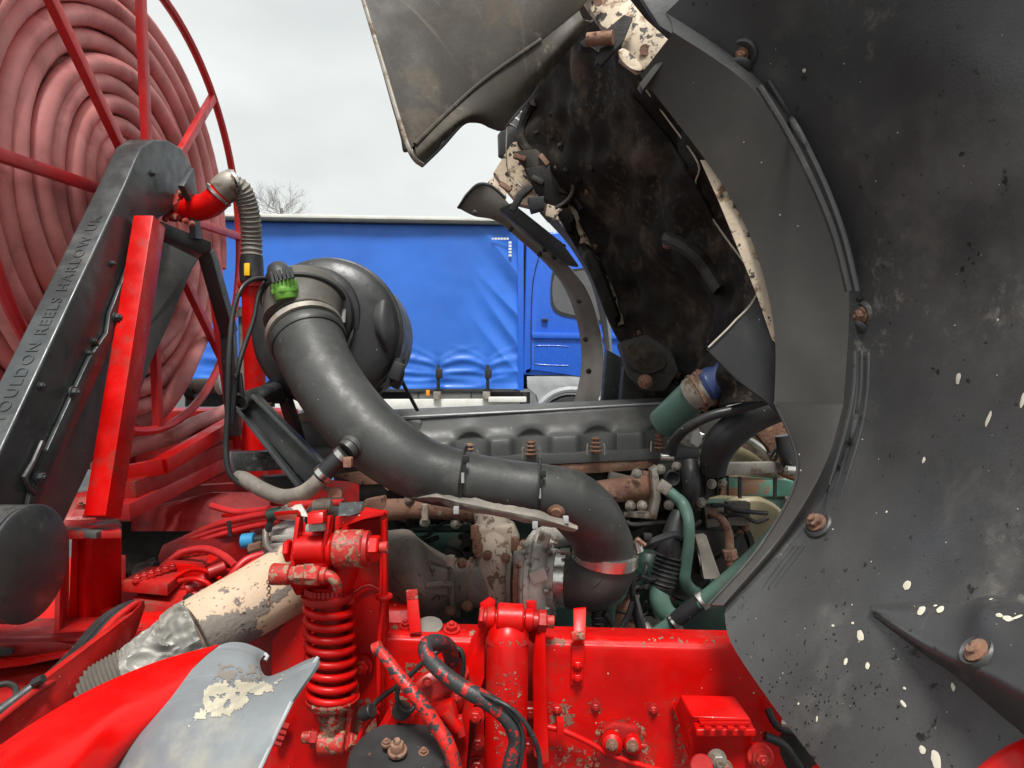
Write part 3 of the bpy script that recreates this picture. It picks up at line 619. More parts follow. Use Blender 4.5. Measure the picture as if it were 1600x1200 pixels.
for x in (1103, 1121, 1137): part('housing_rib', MB().beam(P(x, 728, 1.945), P(x, 774, 1.945), .004, .012, FW), 'dark', T)
part('front_bar', MB().prism(pp((1134, 724, 1.93), (1222, 722, 1.98), (1222, 738, 1.98), (1134, 744, 1.93)), (0, .03, 0)), 'dullsteel', T, bev=.003)
part('green_bracket', MB().prism(pp((1130, 746, 1.94), (1242, 752, 2.0), (1236, 776, 2.0), (1160, 776, 1.95), (1126, 774, 1.94)), (0, .05, 0)), 'greenrust', T, bev=.004, label='pale green bracket with bare rust patches')
for x in (1156, 1211): part('cable_tie', MB().beam(P(x, 745, 1.92), P(x, 778, 1.92), .008, .010, FW), 'black', T)
part('pulley_guard', MB().lathe(P(1168, 830, 2.15), FW, [(0, .115), (.05, .115), (.06, .105), (.062, .03), (.05, .0)], 48), 'fan', T, bev=0)
part('damper_pulley', MB().lathe(P(1120, 850, 2.1), FW, [(0, .10), (.05, .10), (.052, .085), (.04, .08), (.04, .04), (.06, .03), (.06, 0)], 40), 'dark', T)
part('bracket_strut', MB().prism(pp((1086, 838, 1.9), (1104, 836, 1.9), (1112, 860, 1.88), (1128, 905, 1.85), (1100, 905, 1.85), (1095, 870, 1.9)), (0, .03, 0)), 'shield', T, bev=.004)
part('timing_case', MB().prism(pp((985, 830, 2.02), (1080, 800, 2.02), (1150, 800, 2.05), (1180, 880, 2.05), (1150, 985, 2.05), (985, 985, 2.02)), (0, .2, 0)), 'dark', T, bev=.01)
part('filter_bowl', MB().lathe(P(1010, 905, 1.92), UP+V((.1, -.1, 0)), [(-.08, .02), (-.06, .034), (0, .038), (.05, .038), (.07, .03), (.08, .02)], 28), 'dkgreen', T)
part('pump_body', MB().lathe(P(1005, 1000, 1.9), V((1, -.5, .3)), [(-.08, .03), (-.05, .06), (.03, .06), (.06, .04), (.1, .03)], 28), 'alu', T)
part('injector_pump', MB().prism(pp((1050, 950, 1.95), (1150, 940, 1.98), (1150, 1000, 1.98), (1050, 1000, 1.95)), (0, .1, 0)), 'dkgreen', T, bev=.01)
part('oil_pipe', MB().ptube([(1108, 800, 1.95, 5), (1128, 812, 1.93, 6), (1138, 832, 1.92, 7), (1140, 856, 1.92, 7), (1142, 880, 1.92, 8)], 10), 'rust', T)
part('pipe_nut', MB().cyl(P(1139, 858, 1.92), P(1142, 874, 1.92), .021, 6), 'rust', T)
part('pipe_nut', MB().cyl(P(1142, 877, 1.92), P(1146, 890, 1.92), .017, 12), 'rust', T)
part('cross_member', MB().beam(P(1070, 842, 1.98), P(1140, 846, 1.98), .03, .06), 'dark', T, bev=.004)
# ---- green and black pipes
part('coolant_pipe', MB().ptube([(1041, 765, 1.88, 9), (1055, 776, 1.87, 9), (1068, 790, 1.86, 10), (1076, 815, 1.82, 9), (1076, 850, 1.82, 9), (1071, 885, 1.83, 9.5), (1070, 908, 1.84, 10), (1082, 924, 1.88, 10), (1096, 928, 1.95, 9)], 16), 'green', T, label='slim pale green coolant pipe with square flange')
part('pipe_flange', MB().box(P(1037, 761, 1.87), .034, .02, .034, Matrix.Rotation(.6, 3, 'Y')), 'dullsteel', T, bev=.005)
part('lower_coolant_pipe', MB().ptube([(1030, 915, 1.84, 15), (1031, 938, 1.83, 16), (1040, 958, 1.83, 16), (1058, 972, 1.84, 15)], 20), 'green', T)
part('intake_hose', MB().ptube([(1062, 800, 1.87, 12), (1056, 820, 1.86, 15), (1049, 850, 1.85, 19), (1045, 872, 1.85, 20), (1037, 905, 1.84, 19), (1032, 922, 1.84, 17)], 22), 'black', T)
part('bellows', MB().bellows(P(1046, 868, 1.845), P(1034, 917, 1.84), .036, .0036, 7, 24, r1=.033), 'black', T)
part('long_green_pipe', MB().ptube([(1020, 995, 1.78, 11), (1060, 967, 1.75, 11.5), (1120, 920, 1.7, 12), (1180, 866, 1.68, 12), (1230, 812, 1.68, 12)], 18), 'green', T, label='long pale green pipe slanting down beside the arch liner')
part('hose_joint', MB().ptube([(1052, 973, 1.75, 13), (1075, 955, 1.735, 13.5), (1098, 937, 1.72, 13.5)], 18), 'black', T)
for x, y, d in ((1055, 972, 1.75), (1097, 938, 1.72)): part('clamp', MB().ptube([(x-4, y+3, d, 15), (x+4, y-3, d, 15)], 20), 'steel', T)
part('upper_green_pipe', MB().ptube([(1035, 662, 2.0, 24), (1062, 638, 1.95, 26), (1086, 616, 1.9, 27)], 24), 'green', T, label='wide dark green pipe stub above the valve cover')
part('pipe_coupling', MB().ptube([(1085, 617, 1.895, 29), (1095, 610, 1.88, 29), (1106, 604, 1.87, 29)], 24), 'dullsteel', T)
for x, y in ((1088, 615), (1102, 606)): part('clamp', MB().ptube([(x-2, y+1, 1.885, 32), (x+2, y-1, 1.885, 32)], 24), 'rust', T)
part('clamp_screw', MB().tube(pp((1084, 587, 1.86), (1098, 583, 1.86)), .01, 8), 'rust', T)
q = cr([(1104, 605, 1.87, 25), (1115, 599, 1.86, 28), (1124, 595, 1.85, 24), (1134, 591, 1.85, 28), (1144, 588, 1.84, 24), (1162, 582, 1.84, 27)], 4)
part('blue_hose', MB().tube([P(*a[:3]) for a in q], [a[3]*a[2]/FPX for a in q], 24), 'bluehose', T, label='dark blue silicone hose with bulging rings')
part('radiator_hose', MB().ptube([(1114, 736, 1.9, 20), (1118, 712, 1.88, 23), (1132, 686, 1.86, 26), (1158, 664, 1.85, 25), (1195, 647, 1.83, 21), (1250, 628, 1.8, 20)], 26), 'black', T)
part('thin_hose', MB().ptube([(1048, 715, 1.87, 8), (1054, 690, 1.84, 8), (1075, 668, 1.8, 8), (1110, 650, 1.78, 8), (1150, 640, 1.77, 8), (1200, 625, 1.75, 8)], 12), 'black', T)
part('clamp', MB().cyl(P(1032, 714, 1.86), P(1053, 715, 1.86), .010, 10), 'steel', T)
part('idler', MB().lathe(P(1112, 648, 1.98), FW, [(0, .06), (.02, .06), (.03, .04), (.03, 0)], 24), 'alu', T)
part('lifting_eye', MB().torus(P(1085, 668, 1.98), FW, .05, .012, 24, 8), 'alu', T)
part('gap_bracket', MB().prism(pp((1082, 676, 1.95), (1092, 668, 1.95), (1098, 690, 1.95), (1090, 700, 1.95), (1080, 692, 1.95)), (0, .02, 0)), 'white', T, bev=.002)
# fan shroud
T2 = thing('fan_shroud', 'brown fan shroud with bare metal ring behind the radiator hose', 'fan shroud', P(1160, 800, 2.2))
part('shroud_panel', MB().prism(pp((1040, 640, 2.35), (1300, 640, 2.35), (1300, 1000, 2.35), (1040, 1000, 2.35)), (0, .05, 0)), 'soot', T2)
part('ring', MB().torus(P(1120, 790, 2.2), V((.1, -1, 0)), .235, .014, 60, 8), 'steel', T2)
part('fan_disc', MB().lathe(P(1120, 790, 2.26), FW, [(0, .21), (.01, .21), (.02, .1), (.02, 0)], 48), 'fan', T2)
part('outer_panel', MB().prism(pp((1160, 655, 2.15), (1260, 650, 2.1), (1260, 760, 2.1), (1222, 745, 2.15), (1200, 700, 2.15)), (0, .04, 0)), 'rust', T2, bev=.01)
part('ring_clip', MB().tube(pp((1203, 712, 2.0), (1222, 690, 2.0), (1218, 700, 2.0), (1204, 735, 2.0)), .006, 6), 'black', T2)
part('hook_hose', MB().ptube([(1225, 680, 1.95, 14), (1232, 715, 1.95, 14), (1245, 735, 1.95, 14)], 14), 'black', T2)
part('ring_nut', MB().cyl(P(1228, 734, 1.9), P(1250, 736, 1.9), .012, 12), 'steel', T2)

# turbocharger
T = thing('turbocharger', 'dusty turbocharger with cast compressor housing and mottled exhaust neck', 'turbocharger', P(800, 960, 1.85))
part('exhaust_neck', MB().ptube([(768, 795, 1.86, 30), (770, 820, 1.82, 27), (772, 850, 1.79, 27), (774, 885, 1.77, 28), (776, 925, 1.77, 27), (778, 958, 1.8, 26)], 24), 'mottle', T)
part('neck_flange', MB().prism(pp((738, 824, 1.76), (802, 820, 1.76), (812, 842, 1.76), (808, 866, 1.76), (738, 868, 1.76)), (0, .07, 0)), 'mottle', T, bev=.012, seg=3)
for x, y in ((745, 842), (805, 848), (748, 858), (742, 830)): part('stud', MB().tube(pp((x, y-9, 1.75), (x, y+12, 1.75)), .012, 6), 'rust', T, bev=.002)
part('turbine_pipe', MB().ptube([(715, 915, 1.82, 37), (735, 912, 1.80, 36), (756, 910, 1.79, 38), (790, 905, 1.80, 40)], 28), 'cast', T)
part('vee_clamp', MB().lathe(P(712, 918, 1.82), V((1, -.05, .06)), [(-.008, .060), (-.006, .077), (.006, .077), (.008, .060)], 40), 'shield', T)
part('clamp_bolt', MB().tube(pp((704, 868, 1.74), (704, 884, 1.74)), .013, 6), 'mottle', T, bev=.002)
part('exhaust_elbow', MB().loft([
  pp((604, 830, 1.95), (640, 828, 1.9), (668, 850, 1.88), (700, 868, 1.86)),
  pp((600, 850, 1.80), (645, 850, 1.72), (675, 868, 1.74), (705, 886, 1.76)),
  pp((600, 900, 1.74), (650, 905, 1.66), (684, 915, 1.70), (706, 918, 1.74)),
  pp((602, 950, 1.80), (655, 955, 1.72), (690, 948, 1.74), (706, 945, 1.77)),
  pp((604, 985, 1.92), (660, 985, 1.85), (700, 972, 1.85), (706, 962, 1.86))], 6, 6, .02, disp=.006, dsc=9), 'cast', T)
part('elbow_rib', MB().tube(pp((664, 872, 1.715), (690, 880, 1.73), (704, 892, 1.745)), .008, 8), 'cast', T)
part('elbow_rib', MB().tube(pp((664, 915, 1.67), (690, 912, 1.69), (704, 914, 1.72)), .008, 8), 'cast', T)
part('elbow_pad', MB().prism(pp((656, 880, 1.69), (700, 892, 1.71), (700, 935, 1.72), (672, 930, 1.68)), (0, .06, 0)), 'cast', T, bev=.01, seg=3)
part('bearing_housing', MB().ptube([(790, 905, 1.79, 32), (812, 904, 1.78, 30), (832, 903, 1.78, 34)], 28), 'rust', T)
part('heat_plate', MB().lathe(P(800, 904, 1.79), V((1, -.1, 0)), [(-.006, .085), (.004, .088), (.008, .08)], 40), 'shield', T)
part('actuator', MB().tube(pp((813, 862, 1.70), (813, 880, 1.70)), .018, 14), 'alu', T, bev=.003)
part('actuator_rod', MB().tube(pp((816, 875, 1.68), (817, 930, 1.68)), .009, 10), 'mottle', T)
part('rod_end', MB().tube(pp((818, 925, 1.68), (819, 955, 1.67)), .005, 8), 'steel', T)
part('oil_feed', MB().ptube([(818, 850, 1.72, 5), (826, 860, 1.70, 5), (826, 885, 1.70, 5)], 10), 'dullsteel', T)
ch = P(846, 905, 1.76); cax = V((1, -.22, 0)).normalized()
part('compressor_housing', MB().lathe(ch-cax*.045, cax, [(0, .075), (.004, .10), (.012, .112), (.028, .117), (.048, .117), (.062, .110), (.070, .095), (.072, .06)], 56), 'alu', T)
for a in (20, 70, 115, 160, 200, 250, 300):
    e1 = cax.cross(UP).normalized(); w_ = ch+cax*.012+(e1*math.cos(R(a))+UP*math.sin(R(a)))*.118
    part('housing_lug', MB().box(w_, .042, .022, .030, Matrix.Rotation(R(-a), 3, 'Y')), 'alu', T, bev=.005)
for a in range(0, 360, 30):
    e1 = cax.cross(UP).normalized(); w_ = ch-cax*.045+cax*.075+(e1*math.cos(R(a))+UP*math.sin(R(a)))*.096
    part('housing_bolt', MB().bolt(w_-cax*.004, cax, .006), 'dullsteel', T)
    w_ = ch-cax*.05+(e1*math.cos(R(a+10))+UP*math.sin(R(a+10)))*.088
    part('housing_bolt', MB().bolt(w_, V((-.3, -1, 0)), .007), 'rust', T)
part('housing_ring', MB().lathe(ch-cax*.045, cax, [(.018, .119), (.022, .124), (.032, .124), (.036, .119)], 56), 'alu', T)
part('housing_ring', MB().lathe(ch-cax*.045, cax, [(-.012, .088), (-.01, .096), (.002, .096), (.004, .088)], 56), 'rust', T)
part('turbine_flange', MB().lathe(P(738, 911, 1.80), V((1, -.05, .03)), [(-.006, .063), (-.005, .067), (.005, .067), (.006, .063)], 40), 'rust', T)
for x, y in ((722, 880), (730, 947), (702, 955), (762, 868), (790, 872), (792, 940)): part('turbine_bolt', MB().bolt(P(x, y, 1.735), V((.1, -1, .1)), .010), 'rust', T)
part('scroll_outlet', MB().ptube([(846, 842, 1.80, 17), (858, 838, 1.85, 18), (880, 836, 1.95, 18)], 18), 'alu', T)
part('inlet_clamp', MB().lathe(P(877, 905, 1.735), cax, [(-.016, .066), (-.014, .0695), (.014, .0695), (.016, .066)], 48), 'steel', T)
part('inlet_ring', MB().lathe(P(866, 905, 1.74), cax, [(-.02, .07), (-.014, .076), (.006, .076), (.01, .06)], 40), 'alu', T)
part('clamp_screw', MB().tube(pp((876, 862, 1.70), (890, 862, 1.70)), .009, 8), 'dullsteel', T)

# air intake elbow under the duct
T = thing('intake_elbow', 'ribbed black elbow joining the fat duct to the turbocharger', 'duct elbow', P(930, 950, 1.7))
part('elbow_body', MB().ptube([(884, 906, 1.735, 41), (905, 908, 1.72, 45), (928, 904, 1.70, 49), (944, 888, 1.69, 47), (948, 862, 1.69, 46)], 32), 'pipe', T)
part('rib', MB().torus(P(918, 908, 1.71), V((1, -.1, -.25)), .0715, .004, 40, 6), 'pipe', T)
part('rib', MB().torus(P(936, 896, 1.695), V((.7, -.1, -.7)), .0755, .004, 40, 6), 'pipe', T)
part('rib', MB().tube(cr(pp((902, 876, 1.665), (915, 892, 1.65), (930, 905, 1.642), (955, 912, 1.645), (980, 906, 1.66)), 5), .0045, 8), 'pipe', T)
part('clamp', MB().lathe(P(946, 866, 1.685), V((.12, -.15, 1)), [(-.017, .078), (-.015, .082), (.013, .082), (.015, .078)], 56), 'steel', T)
part('clamp_housing', MB().tube(pp((994, 846, 1.66), (1000, 862, 1.66)), .010, 10), 'steel', T)
part('clamp_screw', MB().tube(pp((995, 842, 1.65), (1008, 852, 1.65)), .006, 6), 'rust', T)
T = thing('engine_wiring', 'black wiring and small hoses hanging between the duct elbow and the rail', 'wiring', P(980, 980, 1.75))
for q in ([(1000, 850, 1.75, 5), (990, 880, 1.74, 5), (988, 920, 1.74, 5), (992, 955, 1.74, 5), (1000, 990, 1.75, 5)],
          [(1006, 852, 1.74, 4), (1030, 842, 1.76, 6), (1055, 836, 1.8, 6), (1075, 850, 1.85, 5)],
          [(988, 940, 1.7, 4), (980, 965, 1.7, 5), (965, 985, 1.7, 5), (950, 965, 1.7, 5), (944, 958, 1.7, 6)],
          [(993, 930, 1.72, 4), (1002, 965, 1.7, 4), (1010, 1000, 1.7, 4)],
          [(1000, 900, 1.8, 5), (1020, 905, 1.82, 5), (1040, 890, 1.84, 4)]):
    part('cable', MB().ptube(q, 8), 'black', T)
part('connector', MB().tube(pp((931, 948, 1.7), (934, 985, 1.7)), .013, 12), 'black', T, bev=.002)
for k in range(3): part('connector_ring', MB().torus(P(932+k, 955+k*9, 1.7), UP, .013, .003, 16, 6), 'black', T)
part('connector', MB().box(P(1012, 838, 1.73), .02, .02, .015), 'black', T, bev=.003)
part('green_tube', MB().ptube([(975, 905, 1.85, 12), (968, 930, 1.85, 10), (955, 945, 1.85, 9), (952, 985, 1.86, 8)], 12), 'green', T)
part('bracket_tab', MB().prism(pp((960, 935, 1.86), (1000, 930, 1.86), (995, 985, 1.86), (955, 985, 1.86)), (0, .03, 0)), 'rust', T, bev=.004)

# ================================================================ AIR CLEANER + DUCT
T = thing('air_cleaner', 'round black air cleaner housing with green sensor plug', 'air cleaner', P(505, 640, 2.0))
AC = P(506, 518, 1.88)
part('housing', MB().lathe(AC+V((0, .33, 0)), FW, [(0, .17), (.02, .20), (.27, .205), (.30, .207), (.315, .205), (.33, .19), (.345, .15), (.35, .1)], 72), 'plastic', T)
part('rim_band', MB().torus(AC+V((0, .045, 0)), FW, .2065, .006, 72, 8), 'plastic', T)
def dimple():
    # raised moulding on the front of the housing
    return MB().loft([pp((586, 478, 1.865), (600, 468, 1.868), (612, 480, 1.875)), pp((584, 500, 1.852), (598, 500, 1.85), (616, 505, 1.868)), pp((588, 520, 1.852), (600, 527, 1.85), (617, 528, 1.868)), pp((600, 545, 1.865), (608, 552, 1.87), (614, 550, 1.876))], 5, 5, .004)
part('moulding', dimple(), 'plastic', T)
part('socket_ring', MB().lathe(P(488, 492, 1.86), V((-.05, -1, -.1)), [(-.02, .132), (.0, .129), (.006, .112), (.02, .10)], 64), 'plastic', T)
part('socket_ring', MB().lathe(P(486, 492, 1.83), V((-.05, -1, -.15)), [(-.02, .112), (.0, .110), (.008, .098)], 64), 'plastic', T)
sx_ = V((.10, -.55, -.83)).normalized(); s0 = P(473, 487, 1.79)
part('outlet_socket', MB().lathe(s0-sx_*.05, sx_, [(-.03, .092), (-.01, .102), (.03, .103), (.075, .096), (.09, .095)], 56), 'dusty', T)
part('outlet_dome', MB().lathe(s0-sx_*.04, -sx_, [(0, .102), (.012, .096), (.026, .078), (.036, .045), (.038, 0)], 48), 'dusty', T)
sk = MB().lathe(s0-sx_*.05, sx_, [(-.03, .092), (-.01, .102), (.03, .103), (.075, .096), (.09, .095)], 56); sk.lathe(s0-sx_*.04, -sx_, [(0, .102), (.012, .096), (.026, .078), (.036, .045), (.038, 0)], 48); skt = bvh(sk)
for px_ in ([(428, 512), (430, 494), (440, 478), (462, 470), (490, 468), (514, 476), (528, 490)], [(440, 478), (443, 496), (450, 512)], [(437, 480), (436, 500), (440, 514)], [(522, 486), (530, 500), (538, 508)], [(452, 474), (470, 478), (500, 478), (520, 486)]):
    q_ = [hit(skt, x, y) for x, y in [c[:2] for c in cr([(x, y, 0) for x, y in px_], 4)]]
    q_ = [h_[0]+h_[1]*.001 for h_ in q_ if h_]
    if len(q_) > 3: part('socket_rib', MB().tube(q_, .0042, 8), 'dusty', T)
part('socket_lip', MB().torus(s0-sx_*.035, sx_, .106, .006, 56, 8), 'pipe', T)
for a in (-65, -30, 10, 45, 80):
    e1 = sx_.cross(RT).normalized(); e2 = sx_.cross(e1); w_ = (e1*math.cos(R(a+180))+e2*math.sin(R(a+180)))
    part('socket_rib', MB().beam(s0-sx_*.03+w_*.105, s0+sx_*.035+w_*.104, .008, .012, w_), 'pipe', T, bev=.002)
part('wing_clip', MB().prism(pp((541, 540, 1.74), (548, 520, 1.74), (553, 512, 1.74), (551, 525, 1.74), (544, 543, 1.74)), (.0, .02, 0)), 'plastic', T, bev=.002)
sp_ = part('sensor_body', MB().tube(pp((449, 468, 1.70), (446, 452, 1.70), (443, 441, 1.70)), [.028, .032, .032], 20), 'lime', T, bev=.003)
part('sensor_collar', MB().tube(pp((446, 450, 1.70), (447.5, 459, 1.70)), .036, 6), 'lime', T, bev=.004)
part('plug', MB().tube(pp((442, 443, 1.70), (437, 430, 1.71), (432, 417, 1.72)), [.031, .032, .024], 14), 'plastic', T, bev=.003)
for k in range(6): part('plug_rib', MB().beam(P(428+k*6, 442-k*1.6, 1.665), P(424+k*6, 425-k*1.4, 1.675), .006, .006, FW), 'plastic', T)
part('plug_tail', MB().tube(pp((434, 424, 1.74), (424, 430, 1.74), (418, 436, 1.75)), [.016, .014, .009], 12), 'black', T)
part('sensor_foot', MB().tube(pp((446, 464, 1.73), (456, 461, 1.735)), .016, 12), 'dullsteel', T)
part('drain_valve', MB().ptube([(625, 560, 1.9, 9), (618, 590, 1.9, 13), (612, 604, 1.9, 12)], 14), 'black', T)
part('latch', MB().box(P(620, 580, 1.87), .03, .03, .05, Matrix.Rotation(.4, 3, 'Y')), 'black', T, bev=.005)
part('support_rod', MB().tube(pp((626, 592, 1.9), (652, 641, 2.0)), .0055, 8), 'black', T)
part('lower_tab', MB().prism(pp((583, 610, 1.95), (600, 604, 1.95), (588, 622, 1.95)), (0, .02, 0)), 'plastic', T)

T = thing('intake_duct', 'fat black intake duct sweeping from the air cleaner down to the turbocharger', 'duct', P(700, 900, 1.6))
D = [(474, 512, 1.76, 55), (484, 540, 1.72, 55), (500, 577, 1.67, 54), (528, 622, 1.62, 54), (566, 668, 1.58, 54), (612, 706, 1.56, 52), (664, 735, 1.55, 49), (728, 751, 1.55, 45), (790, 762, 1.56, 44), (848, 770, 1.57, 45), (892, 783, 1.59, 48), (921, 810, 1.62, 49), (937, 838, 1.66, 47), (946, 862, 1.685, 47)]
part('duct_wall', MB().ptube(D, 40, 7), 'pipe', T, ang=80)
dv = (P(484, 540, 1.72)-P(474, 512, 1.76)).normalized()
part('clamp_band', MB().lathe(P(477, 520, 1.748), dv, [(-.010, .0945), (-.009, .098), (.008, .098), (.009, .094)], 64), 'dullsteel', T)
part('cuff', MB().lathe(P(481, 531, 1.733), dv, [(-.012, .0925), (.010, .096), (.018, .092)], 64), 'pipe', T)
for dx in (-34, 28): part('cuff_notch', MB().box(P(481+dx, 534, 1.65), .03, .012, .014), 'pipe', T, bev=.002)
part('branch_stub', MB().ptube([(560, 690, 1.53, 20), (549, 699, 1.51, 19), (541, 706, 1.5, 18)], 24), 'pipe', T)
part('stub_bead', MB().lathe(P(551, 699, 1.51), (P(560, 690, 1.53)-P(541, 706, 1.5)), [(-.008, .028), (0, .032), (.008, .028)], 32), 'pipe', T)
for x, y0, y1, d in ((722, 705, 796, 1.475), (842, 728, 822, 1.50)):
    pts = []; c_ = P(x+(0 if x < 800 else -4), (y0+y1)/2-6, 1.555); ra = .070
    part('zip_tie', MB().torus(c_, V((1, 0, -.12)), ra+.001, .0032, 36, 6), 'black', T)
    part('zip_lock', MB().box(P(x+6, y0+12, d), .014, .012, .016), 'black', T, bev=.002)
    part('zip_tail', MB().ribbon(pp((x+5, y0+14, d), (x+2, y0+38, d-.004), (x-2, y0+62, d+.004), (x-5, y0+88, d+.015)), .007, .002, FW), 'black', T)
    part('zip_marker', MB().box(P(x+1, (y0+y1)/2-4, d-.006), .0065, .003, .022), 'lightgrey', T)
part('clip_foot', MB().lathe(P(694, 762, 1.497), V((-.1, -1, -.5)), [(0, .019), (.004, .022), (.006, .014), (.009, .012), (.009, 0)], 14), 'rust', T)
part('clip_foot', MB().lathe(P(869, 799, 1.507), V((-.1, -1, -.45)), [(0, .018), (.004, .020), (.006, .013), (.009, .011), (.009, 0)], 14), 'rust', T)
part('heat_shield', MB().loft([pp((638, 776, 1.52), (680, 768, 1.50), (722, 776, 1.485), (780, 787, 1.48), (842, 799, 1.485), (902, 821, 1.51)), pp((646, 779, 1.505), (684, 777, 1.475), (722, 786, 1.465), (780, 797, 1.46), (842, 810, 1.465), (902, 827, 1.495)), pp((656, 784, 1.515), (690, 788, 1.49), (722, 797, 1.475), (780, 809, 1.47), (842, 821, 1.475), (897, 833, 1.505))], 8, 4, .004, disp=.006, dsc=28), 'shield', T, label='long dusty heat shield strip tied under the duct')
for x, y, d in ((713, 797, 1.465), (836, 820, 1.465), (884, 812, 1.49)): part('shield_tab', MB().box(P(x, y, d), .012, .014, .016), 'lightgrey', T, bev=.002)

# breather hose and brackets left of the engine
T = thing('breather_pipe', 'short black branch hose with two bright clamps joining a dusty brown pipe', 'hose', P(480, 780, 1.6))
part('rubber_hose', MB().ptube([(541, 707, 1.5, 15), (520, 726, 1.5, 15), (500, 746, 1.5, 14)], 20), 'black', T)
for x, y in ((536, 712), (506, 741)): part('clamp', MB().ptube([(x+3, y-3, 1.5, 17), (x-3, y+3, 1.5, 17)], 24), 'steel', T)
part('clamp_screw', MB().box(P(544, 722, 1.475), .018, .02, .022), 'rust', T, bev=.003)
part('metal_pipe', MB().ptube([(505, 742, 1.5, 12), (492, 757, 1.5, 12.5), (470, 772, 1.52, 12.5), (440, 776, 1.56, 12), (410, 765, 1.6, 12), (384, 750, 1.64, 12), (372, 746, 1.66, 11)], 16), 'shield', T)
part('pipe_tab', MB().lathe(P(524, 772, 1.52), FW, [(0, .016), (.006, .016), (.007, .006), (.004, 0)], 16), 'rust', T)
part('pipe_tab', MB().beam(P(505, 762, 1.53), P(526, 770, 1.53), .012, .01), 'rust', T)
T = thing('air_cleaner_bracket', 'black steel bracket arms with an open tube end holding up the air cleaner', 'bracket', P(440, 760, 1.85))
part('channel_arm', MB().beam(P(392, 628, 1.74), P(500, 750, 1.72), .055, .035, FW), 'plastic', T, bev=.005)
part('arm_lip', MB().beam(P(398, 618, 1.72), P(515, 735, 1.70), .010, .04, FW), 'greymetal', T, bev=.002)
part('arm_lip', MB().beam(P(376, 640, 1.72), P(470, 760, 1.70), .010, .04, FW), 'greymetal', T, bev=.002)
part('tube_end', MB().tube(pp((375, 628, 1.70), (395, 620, 1.75), (430, 608, 1.85)), [.021, .021, .021], 20, cap=False), 'greymetal', T)
part('tube_lip', MB().torus(P(375, 628, 1.70), P(375, 628, 1.70)-P(395, 620, 1.75), .0195, .004, 24, 8), 'greymetal', T)
part('tube_core', MB().tube(pp((379, 626.5, 1.71), (395, 620, 1.75)), .019, 20), 'dark', T)
part('clevis', MB().prism(pp((402, 607, 1.8), (425, 590, 1.85), (448, 600, 1.9), (452, 622, 1.9), (432, 632, 1.85), (410, 628, 1.8)), (0, .05, 0)), 'plastic', T, bev=.006)
part('cross_bar', MB().beam(P(360, 722, 1.72), P(470, 716, 1.85), .05, .05), 'greymetal', T, bev=.004)
part('cross_bar', MB().beam(P(408, 754, 1.8), P(500, 750, 1.9), .04, .035), 'plastic', T, bev=.004)
part('green_foot', MB().beam(P(436, 768, 1.85), P(472, 766, 1.85), .04, .02), 'dkgreen', T, bev=.003)
part('stay', MB().beam(P(445, 620, 1.9), P(470, 700, 2.0), .03, .03), 'dark', T, bev=.003)
T = thing('sensor_cable', 'thin black cable looping down from the green sensor plug', 'cable', P(370, 740, 1.7))
part('cable', MB().ptube([(418, 436, 1.74, 3.5), (398, 436, 1.7, 3.5), (378, 450, 1.66, 3.5), (364, 490, 1.64, 4), (358, 560, 1.62, 4.5), (356, 640, 1.62, 4.5), (353, 700, 1.62, 4.5), (358, 738, 1.62, 4.5), (375, 756, 1.63, 4.5), (400, 768, 1.64, 4)], 10), 'black', T)
part('cable', MB().ptube([(416, 438, 1.75, 3.5), (404, 460, 1.72, 3.5), (396, 500, 1.7, 3.5), (382, 540, 1.68, 4), (372, 575, 1.66, 4), (366, 620, 1.65, 4), (362, 660, 1.64, 4)], 10), 'black', T)
part('cable_clip', MB().box(P(366, 588, 1.64), .018, .012, .012), 'black', T, bev=.002)
part('cable_clip', MB().prism(pp((367, 580, 1.66), (376, 583, 1.66), (380, 620, 1.66), (370, 612, 1.66)), (0, .01, 0)), 'plastic', T, bev=.001)

#CLUT
T = thing('engine_loom', 'tangle of thin oily hoses and wires in the dark gaps around the engine', 'wiring', P(850, 820, 2.0))
rnd = random.Random(21)
for k in range(34):
    reg = [(600, 770, 805, 880, 1.98), (980, 1110, 800, 980, 1.94), (860, 1000, 735, 800, 2.0), (1090, 1200, 790, 960, 2.0), (930, 1010, 880, 985, 1.86)][k % 5]
    x = rnd.uniform(reg[0], reg[1]); y = rnd.uniform(reg[2], reg[3]); pts = []; a = rnd.uniform(0, 6.28); r_ = rnd.uniform(2, 4.5)
    for i in range(5):
        pts.append((x, y, reg[4]+rnd.uniform(-.02, .02), r_)); a += rnd.uniform(-.9, .9); x += math.cos(a)*26; y += math.sin(a)*22
        x = min(max(x, reg[0]), reg[1]); y = min(max(y, reg[2]), reg[3])
    part('cable', MB().ptube(pts, 8), rnd.choice(['black', 'dark', 'dark', 'dkgreen', 'rust']), T)
for k in range(40):
    reg = [(600, 770, 810, 880, 2.0), (985, 1110, 810, 980, 2.0), (860, 1000, 740, 800, 2.02), (1090, 1190, 800, 960, 2.03)][k % 4]
    p = P(rnd.uniform(reg[0], reg[1]), rnd.uniform(reg[2], reg[3]), reg[4])
    if k % 3: part('bolt', MB().bolt(p, V((rnd.uniform(-.3, .3), -1, rnd.uniform(-.2, .3))), rnd.uniform(.006, .011)), rnd.choice(['dark', 'rust', 'dullsteel']), T)
    else: part('casting_boss', MB().box(p, rnd.uniform(.03, .08), .04, rnd.uniform(.03, .07), Matrix.Rotation(rnd.uniform(-.4, .4), 3, 'Y')), rnd.choice(['dark', 'dkgreen', 'cast']), T, bev=.005)
# ================================================================ TILTED CAB (underside, arch liners, edge panels)
T = thing('tilted_cab', 'tilted truck cab seen from below, big black wheel arch liner at right', 'truck cab', P(1250, 600, 1.6))
BK = lambda rows: [pp(*r) for r in rows]
